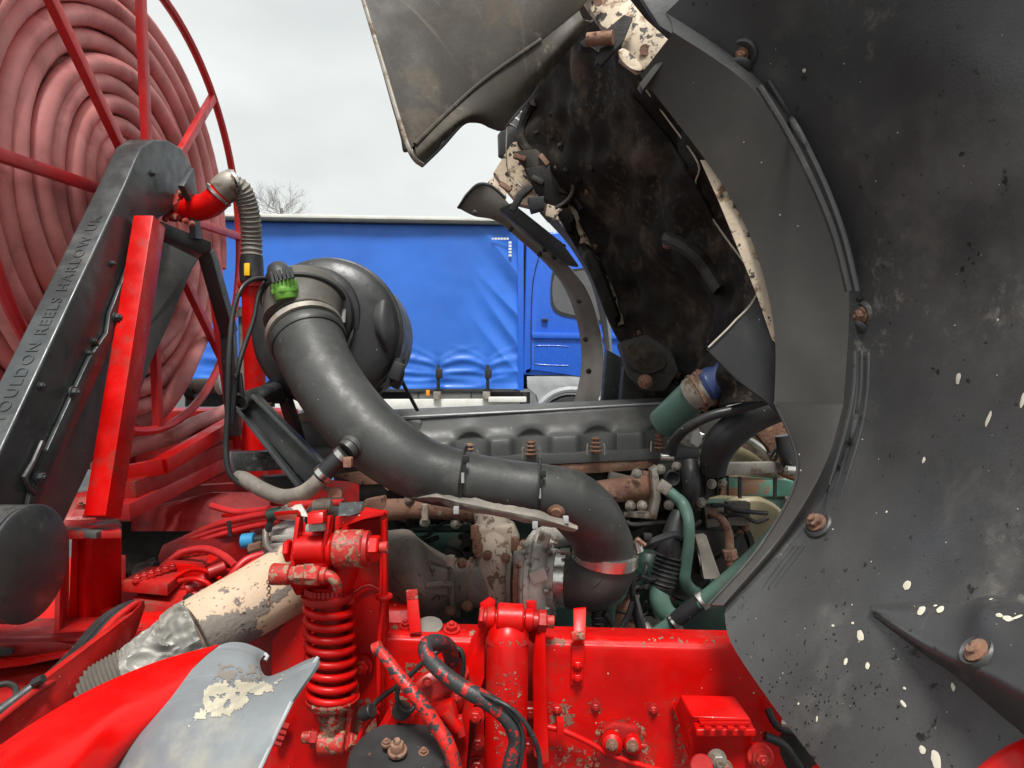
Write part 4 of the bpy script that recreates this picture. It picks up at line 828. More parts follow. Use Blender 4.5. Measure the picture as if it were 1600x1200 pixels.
# near wheel arch liner: deep tunnel coming towards the photographer
A = [(1000, 118, 1.40), (1101, 248, 1.40), (1160, 342, 1.40), (1194, 434, 1.39), (1211, 530, 1.38), (1210, 628, 1.37), (1246, 735, 1.36), (1190, 850, 1.36), (1107, 945, 1.36)]
B = [(1052, 50, 1.33), (1165, 128, 1.33), (1232, 218, 1.33), (1290, 330, 1.33), (1326, 450, 1.33), (1318, 632, 1.33), (1290, 725, 1.32), (1228, 830, 1.33), (1130, 946, 1.34)]
liner = MB().loft(BK([
  [(1040, 20, 1.36), (1160, 100, 1.36), (1245, 200, 1.355), (1308, 318, 1.355), (1342, 445, 1.35), (1340, 634, 1.34), (1312, 730, 1.34), (1246, 838, 1.34), (1132, 958, 1.345)],
  [(1110, -40, 1.31), (1210, 60, 1.31), (1290, 180, 1.30), (1355, 310, 1.29), (1388, 450, 1.28), (1384, 640, 1.28), (1345, 760, 1.28), (1270, 875, 1.29), (1142, 1004, 1.31)],
  [(1240, -110, 1.21), (1330, 20, 1.20), (1410, 150, 1.18), (1468, 300, 1.16), (1500, 440, 1.15), (1488, 630, 1.14), (1435, 790, 1.14), (1355, 930, 1.15), (1195, 1085, 1.20)],
  [(1420, -190, 1.05), (1530, -40, 1.03), (1600, 120, 1.0), (1650, 290, .98), (1670, 430, .97), (1650, 600, .96), (1600, 780, .95), (1480, 990, .97), (1262, 1175, 1.06)],
  [(1700, -300, .88), (1790, -130, .86), (1860, 80, .84), (1900, 260, .83), (1910, 440, .82), (1890, 640, .81), (1800, 860, .80), (1640, 1090, .82), (1340, 1275, .92)],
  [(1800, -420, .84), (2000, -200, .76), (2120, 40, .74), (2160, 260, .73), (2170, 440, .72), (2150, 660, .71), (2040, 920, .70), (1850, 1180, .72), (1420, 1380, .86)]]), 9, 7, .006, disp=.004, dsc=4)
LT = part('arch_liner', liner, 'liner', T, ang=80)
# rounded shoulder between the flange and the liner
part('liner_shoulder', MB().loft(BK([
  B, [(x+(a[0]-x)*.5+3, y+(a[1]-y)*.5-2, d+.012) for (x, y, d), a in zip(B, [(1040, 20), (1160, 100), (1245, 200), (1308, 318), (1342, 445), (1340, 634), (1312, 730), (1246, 838), (1132, 958)])],
  [(1041, 20, 1.359), (1161, 100, 1.359), (1246, 200, 1.354), (1309, 318, 1.354), (1343, 445, 1.349), (1341, 634, 1.339), (1313, 730, 1.339), (1247, 838, 1.339), (1133, 958, 1.344)]]), 9, 5, .004), 'liner', T, ang=80)
part('arch_flange', MB().loft([pp(*A[:6]), pp(*B[:6])], 9, 3, .006), 'brown', T, ang=80, label='flat brown dusty band along the inside of the arch liner')
part('lower_flange', MB().loft([pp(*A[5:]), pp(*[((a[0]+b[0])/2, (a[1]+b[1])/2, (a[2]+b[2])/2+0) for i, (a, b) in enumerate(zip(A[5:], B[5:]))]), pp(*B[5:])], 9, 3, .006), 'brown', T, ang=80)
part('flange_edge', MB().tube(cr(pp(*[(x, y, d-.002) for x, y, d in A[5:]]), 8), .0028, 8), 'liner', T)
tree = bvh(liner)
def on(x, y, o=.0):
    h_ = hit(tree, x, y); return (h_[0]+h_[1]*o, h_[1]) if h_ else (P(x, y, 1.2), FW)
for off, a_ in ((0, None), (15, None)):
    pts = [(1182+off, 135-off*.6), (1225+off, 205-off*.4), (1268+off, 290-off*.2), (1300+off*.9, 370), (1322+off*.8, 455)]
    part('liner_rib', MB().tube([on(x, y, .000)[0] for x, y in [q[:2] for q in cr([(x+4, y, 0) for x, y in pts], 6)]], .0062, 8), 'liner', T)
for off in (0, 12, 24):
    pts = [(1336+off*.9, 548), (1334+off*.9, 610), (1322+off, 670), (1303+off, 735), (1285+off, 790)]
    part('liner_rib', MB().tube([on(x, y, .0)[0] for x, y in [q[:2] for q in cr([(x, y, 0) for x, y in pts], 6)]], [.0045]*12+[.0045*(1-i/14) for i in range(13)], 8), 'liner', T)
for off in (0, 9, 18):
    pts = [(1238+off, 853), (1215+off, 885), (1192+off, 918)]
    part('liner_rib', MB().tube([on(x, y, 0)[0] for x, y in [q[:2] for q in cr([(x, y, 0) for x, y in pts], 6)]], [.004*(1-i/16) for i in range(13)], 8), 'liner', T)
for x, y, r in ((1346, 494, .014), (1277, 818, .014), (1160, 85, .010)):
    p, nn_ = on(x, y); nn_ = (nn_+V((-.4, 0, .5 if y > 700 else -.2))).normalized()
    pk = part('fixing_pocket', MB().lathe(p-nn_*.004, nn_, [(0, .030), (.004, .029), (.007, .025), (.004, .018), (.001, .010), (.001, 0)], 32), 'liner', T)
    part('fixing_pad', MB().lathe(p+V((-.002, .006, -.022)), (nn_+V((0, 0, -.9))).normalized(), [(0, .024), (.006, .021), (.009, .013), (.010, 0)], 28), 'liner', T, ang=80)
    part('rusty_bolt', MB().bolt(p+nn_*.002, nn_, r), 'rust', T)
# mud-flap moulding with bolt lower right
def lay(rows):
    out = []
    for r in rows:
        q = []
        for x, y, o_ in r:
            h_ = hit(tree, x, y); q.append(P(x, y, (h_[0].y if h_ else .9)-o_))
        out.append(q)
    return out
flap = MB().loft(lay([
  [(1362, 950, -.01), (1440, 944, -.01), (1500, 948, -.01), (1542, 936, -.008), (1590, 944, -.01), (1660, 975, -.01), (1740, 1010, -.01)],
  [(1364, 953, .004), (1445, 958, .018), (1505, 966, .03), (1545, 950, .05), (1592, 960, .045), (1660, 995, .05), (1740, 1030, .05)],
  [(1367, 956, .006), (1440, 998, .03), (1496, 1022, .05), (1535, 1034, .06), (1590, 1056, .075), (1660, 1095, .09), (1740, 1140, .09)],
  [(1369, 958, .006), (1445, 1008, .03), (1500, 1036, .052), (1545, 1058, .062), (1595, 1090, .075), (1660, 1130, .09), (1740, 1170, .09)],
  [(1370, 962, -.01), (1440, 1014, -.01), (1495, 1052, -.01), (1540, 1092, -.01), (1595, 1138, -.01), (1660, 1190, -.01), (1740, 1260, -.01)]]), 6, 6, .006)
part('flap_moulding', flap, 'liner', T, ang=70)
t2 = bvh(flap)
h_ = hit(t2, 1528, 1018) or (P(1528, 1018, .93), FW)
nb = (h_[1]+V((-.2, 0, .5))).normalized()
part('bolt_dish', MB().lathe(h_[0]-nb*.004, nb, [(0, .026), (.006, .025), (.009, .022), (.003, .015), (.003, 0)], 32), 'liner', T)
part('rusty_bolt', MB().lathe(h_[0]+nb*.001, nb, [(0, .0165), (.003, .0165), (.005, .009), (.009, .008), (.010, 0)], 14), 'rust', T)
rnd = random.Random(11)
sp = MB()
spots = [(1498, 591, 5, 10, 0), (1545, 655, 4, 13, .1), (1418, 915, 9, 7, .6), (1440, 955, 11, 7, .5), (1470, 953, 10, 6, .4), (1345, 993, 11, 6, .5), (1322, 1034, 6, 4, 1), (1356, 1041, 6, 4, .8), (1444, 719, 3, 5, 0), (1412, 1100, 8, 3, .3), (1442, 1172, 7, 5, .6), (1463, 1188, 15, 7, .9), (1599, 625, 4, 14, 0), (1575, 967, 9, 5, 0), (1562, 962, 6, 3.5, 0), (1549, 937, 3, 3, 0), (1462, 947, 4, 3, 0), (1490, 1074, 7, 3, .8), (1414, 1076, 3, 2, 0), (1257, 110, 3, 3, 0), (1590, 965, 3, 9, .2), (1333, 974, 3, 2, 0), (1277, 1124, 5, 2, 1), (1302, 978, 3, 2, 0), (1248, 1100, 2, 2, 0), (1386, 800, 2, 2, 0), (1560, 500, 2, 2, 0), (1180, 630, 2, 2, 0)]
for _ in range(45): spots.append((rnd.uniform(1140, 1600), rnd.uniform(60, 1180), rnd.uniform(.5, 1.3), rnd.uniform(.5, 1.4), 0))
for x, y, a, b, rt in spots:
    h1 = hit(tree, x, y); h2 = hit(t2, x, y)
    hh = h1 if not h2 else (h2 if not h1 or (h2[0]-camo.location).length < (h1[0]-camo.location).length else h1)
    if not hh: continue
    p, nn_ = hh; s_ = p.y/FPX; e1 = nn_.cross(UP).normalized(); e2 = e1.cross(nn_); N_ = 14; vs = [p+nn_*.0016]; 
    for i in range(N_):
        g_ = 2*math.pi*i/N_; k = 1+.30*noise.noise(V((math.cos(g_)*1.6+x, math.sin(g_)*1.6, y)))
        u = a*math.cos(g_)*k; w_ = b*math.sin(g_)*k
        uu = u*math.cos(rt)-w_*math.sin(rt); ww = u*math.sin(rt)+w_*math.cos(rt)
        vs.append(p+nn_*.0008+(e1*uu+e2*ww)*s_)
    sp.add(vs, [(0, i+1, (i+1) % N_+1) for i in range(N_)])
part('pale_splashes', sp, 'spot', T, kind='stuff', ang=80)
sp = MB()
for k in range(240):
    x = rnd.gauss(1245, 75); y = rnd.gauss(1090, 80); q_ = rnd.random()
    if k > 205: x = rnd.uniform(1150, 1600); y = rnd.uniform(560, 1200)
    hh = hit(tree, x, y)
    if not hh: continue
    p, nn_ = hh; s_ = p.y/FPX; e1 = nn_.cross(UP).normalized(); e2 = e1.cross(nn_); rt = rnd.uniform(-.3, 1.2); a = rnd.uniform(.7, 2.3)*(2.2 if q_ > .95 else 1); b = a*rnd.uniform(.5, 1)
    vs = [p+nn_*.0009]
    for i in range(9):
        g_ = 2*math.pi*i/9; u = a*math.cos(g_)*rnd.uniform(.8, 1.2); w_ = b*math.sin(g_)*rnd.uniform(.8, 1.2)
        vs.append(p+nn_*.0005+(e1*(u*math.cos(rt)-w_*math.sin(rt))+e2*(u*math.sin(rt)+w_*math.cos(rt)))*s_)
    sp.add(vs, [(0, i+1, (i+1) % 9+1) for i in range(9)])
part('dark_mud_specks', sp, 'soot', T, kind='stuff', ang=80)
# dark bulkhead / engine tunnel running across to the far side
bulk = MB().loft(BK([
  [(1000, -80, 1.50), (1160, 90, 1.50), (1260, 290, 1.48), (1290, 450, 1.46), (1290, 545, 1.44), (1290, 612, 1.44)],
  [(940, -60, 1.75), (1060, 150, 1.74), (1160, 330, 1.70), (1200, 470, 1.66), (1212, 560, 1.62), (1215, 622, 1.6)],
  [(890, -20, 2.0), (960, 190, 2.0), (1050, 350, 1.98), (1110, 490, 1.95), (1110, 580, 1.92), (1115, 640, 1.9)],
  [(860, 60, 2.25), (900, 240, 2.25), (965, 370, 2.25), (1030, 500, 2.22), (1040, 600, 2.2), (1040, 680, 2.2)],
  [(842, 120, 2.45), (806, 222, 2.45), (880, 330, 2.45), (942, 440, 2.45), (968, 530, 2.45), (985, 680, 2.45)]]), 16, 16, .02, disp=.042, dsc=6)
part('bulkhead', bulk, 'soot', T, ang=80, label='sooty lumpy bulkhead above the engine')
tb = bvh(bulk)
def onb(x, y, o=.004):
    h_ = hit(tb, x, y); return h_[0]+h_[1]*o if h_ else P(x, y, 2.3)
# raised details on the bulkhead
def strip(pts, r, m, name, rn=None): part(name, MB().tube([onb(x, y) for x, y in [q[:2] for q in cr([(x, y, 0) for x, y in pts], 6)]], r, 8), m, T)
strip([(836, 158), (815, 215), (850, 262), (885, 320), (905, 365)], .018, 'soot', 'seam')
strip([(880, 330), (930, 420), (962, 500), (1000, 560), (1045, 590)], .024, 'soot', 'seam')
strip([(1046, 372), (1090, 400), (1128, 452)], .022, 'dark', 'tunnel_rib')
strip([(1042, 382), (1062, 380)], .012, 'rust', 'latch_scar')
strip([(980, 540), (1030, 560), (1062, 588)], .010, 'rust', 'cable_run')
strip([(990, 150), (1060, 240), (1120, 350)], .006, 'soot', 'seam')
rnd = random.Random(4)
for x, y, s_ in ((865, 215, 10), (880, 228, 14), (905, 280, 12), (925, 262, 10), (918, 300, 8), (862, 178, 7), (1040, 378, 8), (840, 205, 7), (885, 265, 9), (1000, 520, 8), (1010, 600, 9), (1042, 560, 9), (932, 385, 8), (1000, 370, 5), (975, 545, 6)):
    p = onb(x, y, 0); rr_ = s_*p.y/FPX*.55
    part('rust_lump', blob(p+V((0, .004, 0)), V((rnd.uniform(-.5, .2), -1, rnd.uniform(-.3, .3))), rr_*1.1, x), 'rust' if s_ == 8 else 'soot', T)
part('gearbox_mount', MB().prism(pp((968, 535, 2.15), (1010, 522, 2.1), (1050, 545, 2.08), (1062, 580, 2.06), (1040, 612, 2.08), (1010, 612, 2.1), (985, 585, 2.12)), (0, .08, 0)), 'dark', T, bev=.01)
part('mount_plate', MB().prism(cr(pp((975, 545, 2.12), (1000, 532, 2.1), (1030, 548, 2.07), (1040, 572, 2.06), (1010, 585, 2.08), (985, 572, 2.1), (975, 545, 2.12)), 3)[:-1], (0, .03, 0)), 'soot', T, bev=.004)
part('bolt', MB().bolt(P(1008, 596, 2.06), FW, .016), 'rust', T)
part('dark_stay', MB().prism(pp((948, 545, 2.5), (975, 560, 2.5), (980, 625, 2.5), (940, 640, 2.5)), (0, .06, 0)), 'plastic', T, bev=.006)
part('dark_stay', MB().prism(pp((975, 572, 2.3), (1000, 600, 2.3), (1050, 620, 2.3), (985, 640, 2.3), (970, 625, 2.3)), (0, .06, 0)), 'dark', T, bev=.006)
# cream sliver of body edge behind the flange
part('cream_body_edge', MB().loft(BK([[(1094, 250, 1.415), (1122, 312, 1.415), (1152, 385, 1.415), (1180, 455, 1.415), (1206, 530, 1.415)], [(1120, 250, 1.405), (1155, 320, 1.405), (1190, 400, 1.405), (1212, 470, 1.405), (1222, 545, 1.405)]]), 8, 3, .01), 'cream', T, label='cream body edge with rust specks showing behind the flange')
part('rubber_skirt', MB().prism(pp((1105, 546, 1.46), (1150, 502, 1.46), (1184, 459, 1.45), (1205, 500, 1.44), (1216, 560, 1.43), (1220, 640, 1.42), (1232, 662, 1.42), (1195, 625, 1.44), (1150, 592, 1.46)), (0, .008, 0)), 'plastic', T, label='stiff rubber skirt hanging over the hose')
part('skirt_edge', MB().tube(cr(pp((1107, 543, 1.457), (1135, 516, 1.457), (1150, 500, 1.457), (1170, 480, 1.452), (1184, 458, 1.447)), 4), .0025, 6), 'gasket', T)
part('seam_line', MB().tube(cr([onb(x, y, .006) for x, y in ((1012, 140), (1050, 190), (1094, 255), (1090, 290), (1120, 345), (1168, 412))], 5), .0025, 6), 'gasket', T)
part('liner_step', MB().prism(pp((998, 132, 1.39), (1048, 68, 1.36), (1054, 74, 1.355), (1004, 142, 1.385)), (0, .02, 0)), 'brown', T, bev=.003)
# hinge brackets at the top
part('hinge_plate', MB().prism(pp((912, 0, 1.50), (925, -20, 1.5), (975, -14, 1.47), (1010, 30, 1.44), (1046, 62, 1.42), (1020, 104, 1.43), (996, 112, 1.44), (968, 92, 1.46), (975, 60, 1.46), (940, 40, 1.48)), (0, .02, 0)), 'cream', T, bev=.004, label='peeling cream hinge plate')
part('hinge_arm', MB().prism(pp((948, 45, 1.44), (975, 22, 1.42), (990, 26, 1.42), (975, 62, 1.42), (940, 102, 1.44), (930, 98, 1.44)), (0, .02, 0)), 'dark', T, bev=.003)
part('hinge_arm', MB().prism(pp((905, 66, 1.46), (925, 50, 1.45), (950, 72, 1.45), (942, 86, 1.45), (925, 74, 1.46), (910, 72, 1.46)), (0, .03, 0)), 'dark', T, bev=.003)
part('hinge_barrel', MB().tube(pp((918, 62, 1.43), (958, 58, 1.41)), .014, 14), 'rust', T)
part('hinge_hole', MB().lathe(P(1008, 78, 1.436), FW, [(0, .012), (.002, .012), (.001, 0)], 12), 'rust', T)
part('hinge_hole', MB().lathe(P(934, 3, 1.475), FW, [(0, .010), (.002, .010), (.001, 0)], 12), 'rust', T)
part('hinge_tab', MB().prism(cr(pp((966, 78, 1.425), (978, 76, 1.425), (1000, 98, 1.42), (1002, 110, 1.42), (985, 106, 1.42), (970, 92, 1.425), (966, 78, 1.425)), 3)[:-1], (0, .01, 0)), 'cream', T, bev=.002)
part('top_panel', MB().prism(pp((985, -30, 1.46), (1160, -120, 1.47), (1160, 60, 1.47), (1062, 60, 1.43), (1030, 40, 1.44)), (0, .015, 0)), 'plastic', T, bev=.004)
# rear corner panel pointing down (upper middle)
part('corner_panel', MB().loft(BK([
  [(556, -40, 1.30), (600, 105, 1.22), (640, 232, 1.15)],
  [(640, -50, 1.335), (644, 90, 1.26), (648, 226, 1.168)],
  [(735, -60, 1.38), (716, 60, 1.32), (700, 175, 1.25)],
  [(820, -60, 1.42), (788, 30, 1.38), (760, 122, 1.33)],
  [(915, -80, 1.46), (880, -10, 1.44), (845, 62, 1.42)],
  [(990, -80, 1.50), (945, -30, 1.49), (905, 15, 1.47)]]), 8, 8, .012, disp=.003, dsc=6), 'flap', T, label='brown dusty panel with a pointed corner against the sky')
part('panel_return', MB().loft(BK([
  [(648, 226, 1.17), (700, 175, 1.25), (760, 122, 1.33), (845, 62, 1.42), (905, 15, 1.47)],
  [(652, 244, 1.165), (720, 186, 1.25), (775, 160, 1.33), (838, 110, 1.41), (912, 30, 1.46)],
  [(660, 259, 1.19), (728, 191, 1.28), (786, 201, 1.36), (836, 142, 1.44), (926, 34, 1.49)]]), 6, 6, .010), 'flap', T)
part('panel_bead', MB().tube(cr(pp((556, -40, 1.29), (600, 108, 1.21), (638, 230, 1.142), (660, 258, 1.18)), 8), .0042, 8), 'dullsteel', T)
part('panel_lip', MB().tube(cr(pp((660, 258, 1.19), (690, 229, 1.23), (722, 194, 1.275), (740, 189, 1.30), (760, 193, 1.33), (782, 202, 1.36), (800, 185, 1.385), (836, 142, 1.44), (858, 95, 1.455), (885, 62, 1.47), (928, 32, 1.49)), 5), .0035, 8), 'plastic', T)
part('panel_fold', MB().tube(cr(pp((648, 226, 1.168), (700, 175, 1.248), (760, 122, 1.328), (845, 62, 1.418)), 6), .004, 8), 'flap', T)
# far-side clutter: hinge and latch bits
part('far_bracket', MB().prism(pp((770, 270, 2.5), (800, 222, 2.42), (828, 215, 2.4), (890, 262, 2.4), (930, 330, 2.4), (900, 345, 2.4), (860, 330, 2.42), (810, 318, 2.45)), (0, .05, 0)), 'cream', T, bev=.006, label='rust stained cream bracket')
part('far_bracket_cover', MB().prism(pp((800, 236, 2.37), (838, 232, 2.36), (870, 262, 2.36), (862, 280, 2.36), (820, 262, 2.38)), (0, .02, 0)), 'flap', T, bev=.006)
part('far_bracket_cover', MB().prism(pp((818, 262, 2.37), (862, 255, 2.35), (892, 282, 2.35), (896, 312, 2.36), (868, 330, 2.37), (838, 300, 2.38)), (0, .03, 0)), 'dark', T, bev=.008)
part('handle_loop', MB().tube(cr(pp((866, 262, 2.32), (886, 270, 2.31), (896, 292, 2.31), (888, 312, 2.32), (868, 326, 2.33)), 5), .008, 10), 'flap', T)
part('latch_claw', MB().prism(pp((796, 326, 2.3), (808, 300, 2.3), (824, 286, 2.3), (834, 292, 2.3), (818, 306, 2.3), (804, 330, 2.3)), (0, .04, 0)), 'dark', T, bev=.003)
part('latch_block', MB().prism(pp((824, 308, 2.31), (850, 306, 2.3), (852, 324, 2.3), (830, 330, 2.31)), (0, .05, 0)), 'black', T, bev=.004)
part('latch_plate', MB().prism(pp((855, 318, 2.33), (880, 326, 2.32), (876, 345, 2.32), (852, 336, 2.33)), (0, .02, 0)), 'cream', T, bev=.003)
part('fine_wire', MB().tube(cr(pp((793, 188, 2.3), (791, 235, 2.3), (795, 270, 2.32), (815, 292, 2.32)), 5), .0022, 6), 'dullsteel', T)
for x, y, a in ((812, 246, .3), (850, 250, .9), (883, 300, .2), (840, 282, .5), (905, 318, 1.1), (790, 292, .6)):
    part('bracket_chip', MB().box(P(x, y, 2.36), .045, .02, .018, Matrix.Rotation(a, 3, 'Y')), ('rust', 'cream', 'dark')[int(a*10) % 3], T, bev=.004)
part('cream_seam', MB().loft(BK([[(884, 340, 2.42), (905, 380, 2.42), (930, 425, 2.42), (948, 465, 2.42), (962, 510, 2.42)], [(902, 340, 2.40), (916, 380, 2.40), (938, 422, 2.40), (956, 462, 2.40), (966, 508, 2.40)]]), 8, 3, .02, disp=.02, dsc=14), 'cream', T)
part('ribbed_boot', MB().bellows(P(848, 120, 2.75), P(800, 205, 2.7), .045, .008, 8, 20), 'lightgrey', T)
part('boot_socket', MB().tube(pp((806, 200, 2.7), (794, 218, 2.7), (790, 246, 2.7)), [.040, .045, .03], 20), 'black', T)
part('far_edge', MB().prism(pp((762, 284, 2.72), (786, 262, 2.72), (792, 290, 2.72), (790, 318, 2.72)), (0, .03, 0)), 'cream', T)
# far wheel arch trim
part('far_arch_trim', MB().loft(BK([
  [(716, 325, 2.66), (742, 338, 2.68), (772, 344, 2.70), (802, 366, 2.72), (840, 400, 2.73), (876, 440, 2.74), (898, 490, 2.75), (908, 545, 2.76), (906, 590, 2.76), (893, 640, 2.76)],
  [(726, 306, 2.62), (755, 318, 2.64), (790, 346, 2.66), (828, 386, 2.67), (868, 420, 2.68), (898, 462, 2.69), (917, 510, 2.70), (926, 560, 2.70), (922, 600, 2.70), (912, 640, 2.70)],
  [(746, 290, 2.60), (768, 292, 2.62), (806, 330, 2.64), (850, 378, 2.65), (890, 418, 2.66), (918, 455, 2.67), (935, 505, 2.68), (943, 560, 2.68), (940, 600, 2.68), (930, 640, 2.68)]]), 7, 4, .012), 'trim', T, ang=80)
part('far_arch_liner', MB().loft(BK([
  [(850, 340, 2.63), (890, 385, 2.64), (922, 440, 2.66), (938, 500, 2.67), (946, 560, 2.67), (944, 600, 2.67), (932, 642, 2.67)],
  [(872, 345, 2.55), (902, 385, 2.56), (932, 438, 2.57), (948, 500, 2.58), (953, 560, 2.58), (952, 605, 2.58), (946, 642, 2.58)]]), 7, 4, .01), 'fender', T, ang=80)
part('trim_channel', MB().prism(pp((780, 325, 2.56), (800, 316, 2.55), (878, 378, 2.56), (905, 415, 2.57), (880, 410, 2.58), (840, 378, 2.57)), (0, .05, 0)), 'plastic', T, bev=.006)
part('trim_tab', MB().beam(P(850, 340, 2.5), P(866, 326, 2.5), .05, .02, FW), 'trim', T, bev=.004)
for x, y in ((742, 332), (798, 358), (843, 397), (851, 390), (826, 352), (866, 402), (905, 470), (915, 530), (880, 385), (920, 580)): part('rivet', MB().lathe(P(x, y, 2.60), FW, [(0, .011), (.006, .009), (.009, 0)], 10), 'dark', T)
part('trim_bead', MB().tube(cr(pp((716, 325, 2.655), (732, 302, 2.61), (748, 288, 2.595), (768, 291, 2.60), (790, 310, 2.62)), 5), .006, 8), 'plastic', T)

# ================================================================ NEAR CHASSIS RAIL
T = thing('chassis_rail', 'bright red chassis rail running along the bottom below the engine', 'chassis rail', P(980, 1200, 1.5))
def sect(x0, x1, d0, d1, yt0, yt1, yc0, yc1, yb=1330):
    return MB().loft([pp((x0, yt0, d0+.12), (x1, yt1, d1+.12)), pp((x0, (yt0+yc0)/2-2, d0+.03), (x1, (yt1+yc1)/2-2, d1+.03)), pp((x0, yc0-5, d0+.006), (x1, yc1-5, d1+.006)), pp((x0, yc0+9, d0), (x1, yc1+9, d1)), pp((x0, yc0+60, d0), (x1, yc1+60, d1)), pp((x0, yb, d0), (x1, yb, d1))], 12, 5, .012)
rw = sect(840, 1420, 1.42, 1.42, 978, 992, 1008, 1024); part('rail_web', rw, 'red', T, ang=80); rt_ = bvh(rw)
rw2 = sect(596, 756, 1.44, 1.44, 972, 976, 1000, 1006); part('rail_web', rw2, 'red', T, ang=80); rt2 = bvh(rw2)
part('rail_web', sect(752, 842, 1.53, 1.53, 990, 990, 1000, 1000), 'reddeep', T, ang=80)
part('rear_web', MB().prism(pp((150, 955, 1.75), (600, 940, 1.62), (600, 1330, 1.62), (150, 1330, 1.75)), (0, .03, 0)), 'reddirty', T)
# strap bracket on the rail
part('strap_plate', MB().prism(pp((894, 1012, 1.412), (914, 1008, 1.412), (911, 1072, 1.412), (891, 1070, 1.412)), (0, .008, 0)), 'red', T, bev=.002)
part('strap_tab', MB().prism(pp((896, 952, 1.45), (916, 950, 1.45), (915, 998, 1.40), (896, 998, 1.40)), (0, .008, 0)), 'red', T, bev=.002)
part('strap_edge', MB().prism(pp((893, 992, 1.395), (915, 990, 1.395), (914, 1000, 1.395), (893, 1002, 1.395)), (0, .02, 0)), 'rusttrim', T, bev=.003)
for y in (1038, 1058): part('bolt', MB().bolt(P(902, y, 1.41), FW, .0085), 'red', T)
for x, y in ((930, 1104), (1020, 1108), (870, 1108), (1066, 1106)):
    part('rail_bolt', MB().bolt(P(x, y, 1.42), FW, .0085), 'reddirty', T)
    stain('mud_crust', rt_, [(x-14, y-8), (x, y-15), (x+14, y-6), (x+12, y+10), (x-2, y+14), (x-13, y+9)], 'rusttrim', T, step=1.6, th=.12, sc=.2, seed=x)
# tab and bolts on the left rail piece
part('upright_tab', MB().prism(pp((634, 926, 1.47), (652, 924, 1.47), (658, 988, 1.44), (640, 990, 1.44)), (0, .008, 0)), 'red', T, bev=.002)
part('tab_tip', MB().prism(pp((634, 924, 1.465), (652, 922, 1.465), (653, 936, 1.463), (636, 938, 1.463)), (0, .012, 0)), 'rusttrim', T, bev=.002)
part('flange_washer', MB().lathe(P(670, 980, 1.49), (0, -.35, 1), [(0, .030), (.005, .030), (.008, .018), (.009, 0)], 24), 'shield', T)
part('flange_bolt', MB().bolt(P(706, 984, 1.47), V((0, -.35, 1)), .013), 'reddirty', T)
part('flange_bolt', MB().bolt(P(634, 978, 1.49), V((0, -.35, 1)), .010), 'reddirty', T)
# damper brackets (vertical plates either side)
part('damper_bracket', MB().prism(pp((736, 998, 1.42), (758, 970, 1.44), (757, 1060, 1.40), (735, 1120, 1.37), (725, 1250, 1.36), (700, 1250, 1.38), (722, 1060, 1.42)), (0, .012, 0)), 'red', T, bev=.002)
part('damper_bracket', MB().prism(pp((838, 982, 1.40), (852, 992, 1.38), (854, 1100, 1.36), (858, 1190, 1.35), (846, 1196, 1.35), (834, 1180, 1.36), (832, 1040, 1.39)), (0, .012, 0)), 'red', T, bev=.002)
part('bracket_ear', MB().prism(pp((750, 944, 1.43), (765, 934, 1.43), (774, 940, 1.43), (770, 985, 1.43), (756, 1010, 1.43), (752, 975, 1.43)), (0, .012, 0)), 'red', T, bev=.003)
part('bracket_ear', MB().prism(pp((822, 940, 1.43), (838, 940, 1.43), (840, 975, 1.43), (838, 1010, 1.42), (826, 1000, 1.43)), (0, .012, 0)), 'red', T, bev=.003)
part('bolt', MB().bolt(P(745, 1118, 1.36), V((-.2, -1, 0)), .012), 'reddirty', T)
for x, y in ((746, 1160), (822, 1165), (828, 1110), (745, 1195)): part('bolt', MB().bolt(P(x, y, 1.44), FW, .014), 'reddirty', T)
for k, (tr_, poly, th) in enumerate(((rt_, [(850, 998), (880, 994), (892, 1002), (888, 1010), (856, 1010)], .05), (rt2, [(726, 985), (752, 985), (752, 1004), (730, 1002)], .05), (rt2, [(600, 975), (640, 972), (650, 985), (605, 990)], .3),
  (rt_, [(930, 1125), (975, 1118), (1012, 1130), (1025, 1200), (1000, 1215), (905, 1215), (925, 1160)], .15), (rt_, [(855, 1095), (890, 1090), (905, 1130), (880, 1145), (855, 1135)], .3), (rt_, [(860, 1150), (940, 1170), (920, 1215), (855, 1215)], .55), (rt_, [(1000, 990), (1120, 994), (1130, 1010), (1000, 1010)], .6), (rt_, [(1040, 1090), (1075, 1090), (1085, 1215), (1050, 1215)], .5), (rt2, [(600, 1030), (740, 1030), (740, 1200), (600, 1200)], .62))):
    stain('mud_crust', tr_, poly, 'rusttrim' if k % 2 else 'rust', T, step=1.8, th=th, sc=.12, seed=k+30)
# brake pipe
part('brake_pipe', MB().ptube([(856, 1136, 1.39, 4.5), (880, 1142, 1.385, 4.5), (920, 1160, 1.38, 4.5), (955, 1180, 1.375, 4.5), (1010, 1198, 1.37, 4.5), (1060, 1212, 1.37, 4.5)], 10), 'red', T)
part('pipe_clip', MB().box(P(875, 1134, 1.375), .014, .02, .03), 'red', T, bev=.003)
part('clamp_plate', MB().prism(pp((942, 1140, 1.40), (960, 1132, 1.40), (998, 1138, 1.40), (1000, 1165, 1.40), (1012, 1210, 1.40), (925, 1210, 1.40), (935, 1165, 1.40)), (0, .02, 0)), 'reddirty', T, bev=.006)
for x, y, r in ((956, 1158, .022), (988, 1160, .018)):
    part('clamp_boss', MB().lathe(P(x, y, 1.39), V((-.1, -1, .1)), [(0, r), (.02, r*.95), (.026, r*.6), (.026, 0)], 20), 'red', T)
    part('bolt', MB().bolt(P(x, y+6, 1.36), FW, .009), 'rust', T)
for k in range(14): part('mud_lump', blob(P(930+k*6+random.uniform(-3, 3), 1142+random.uniform(-4, 55), 1.398), FW, random.uniform(.003, .008), k), 'rusttrim', T)

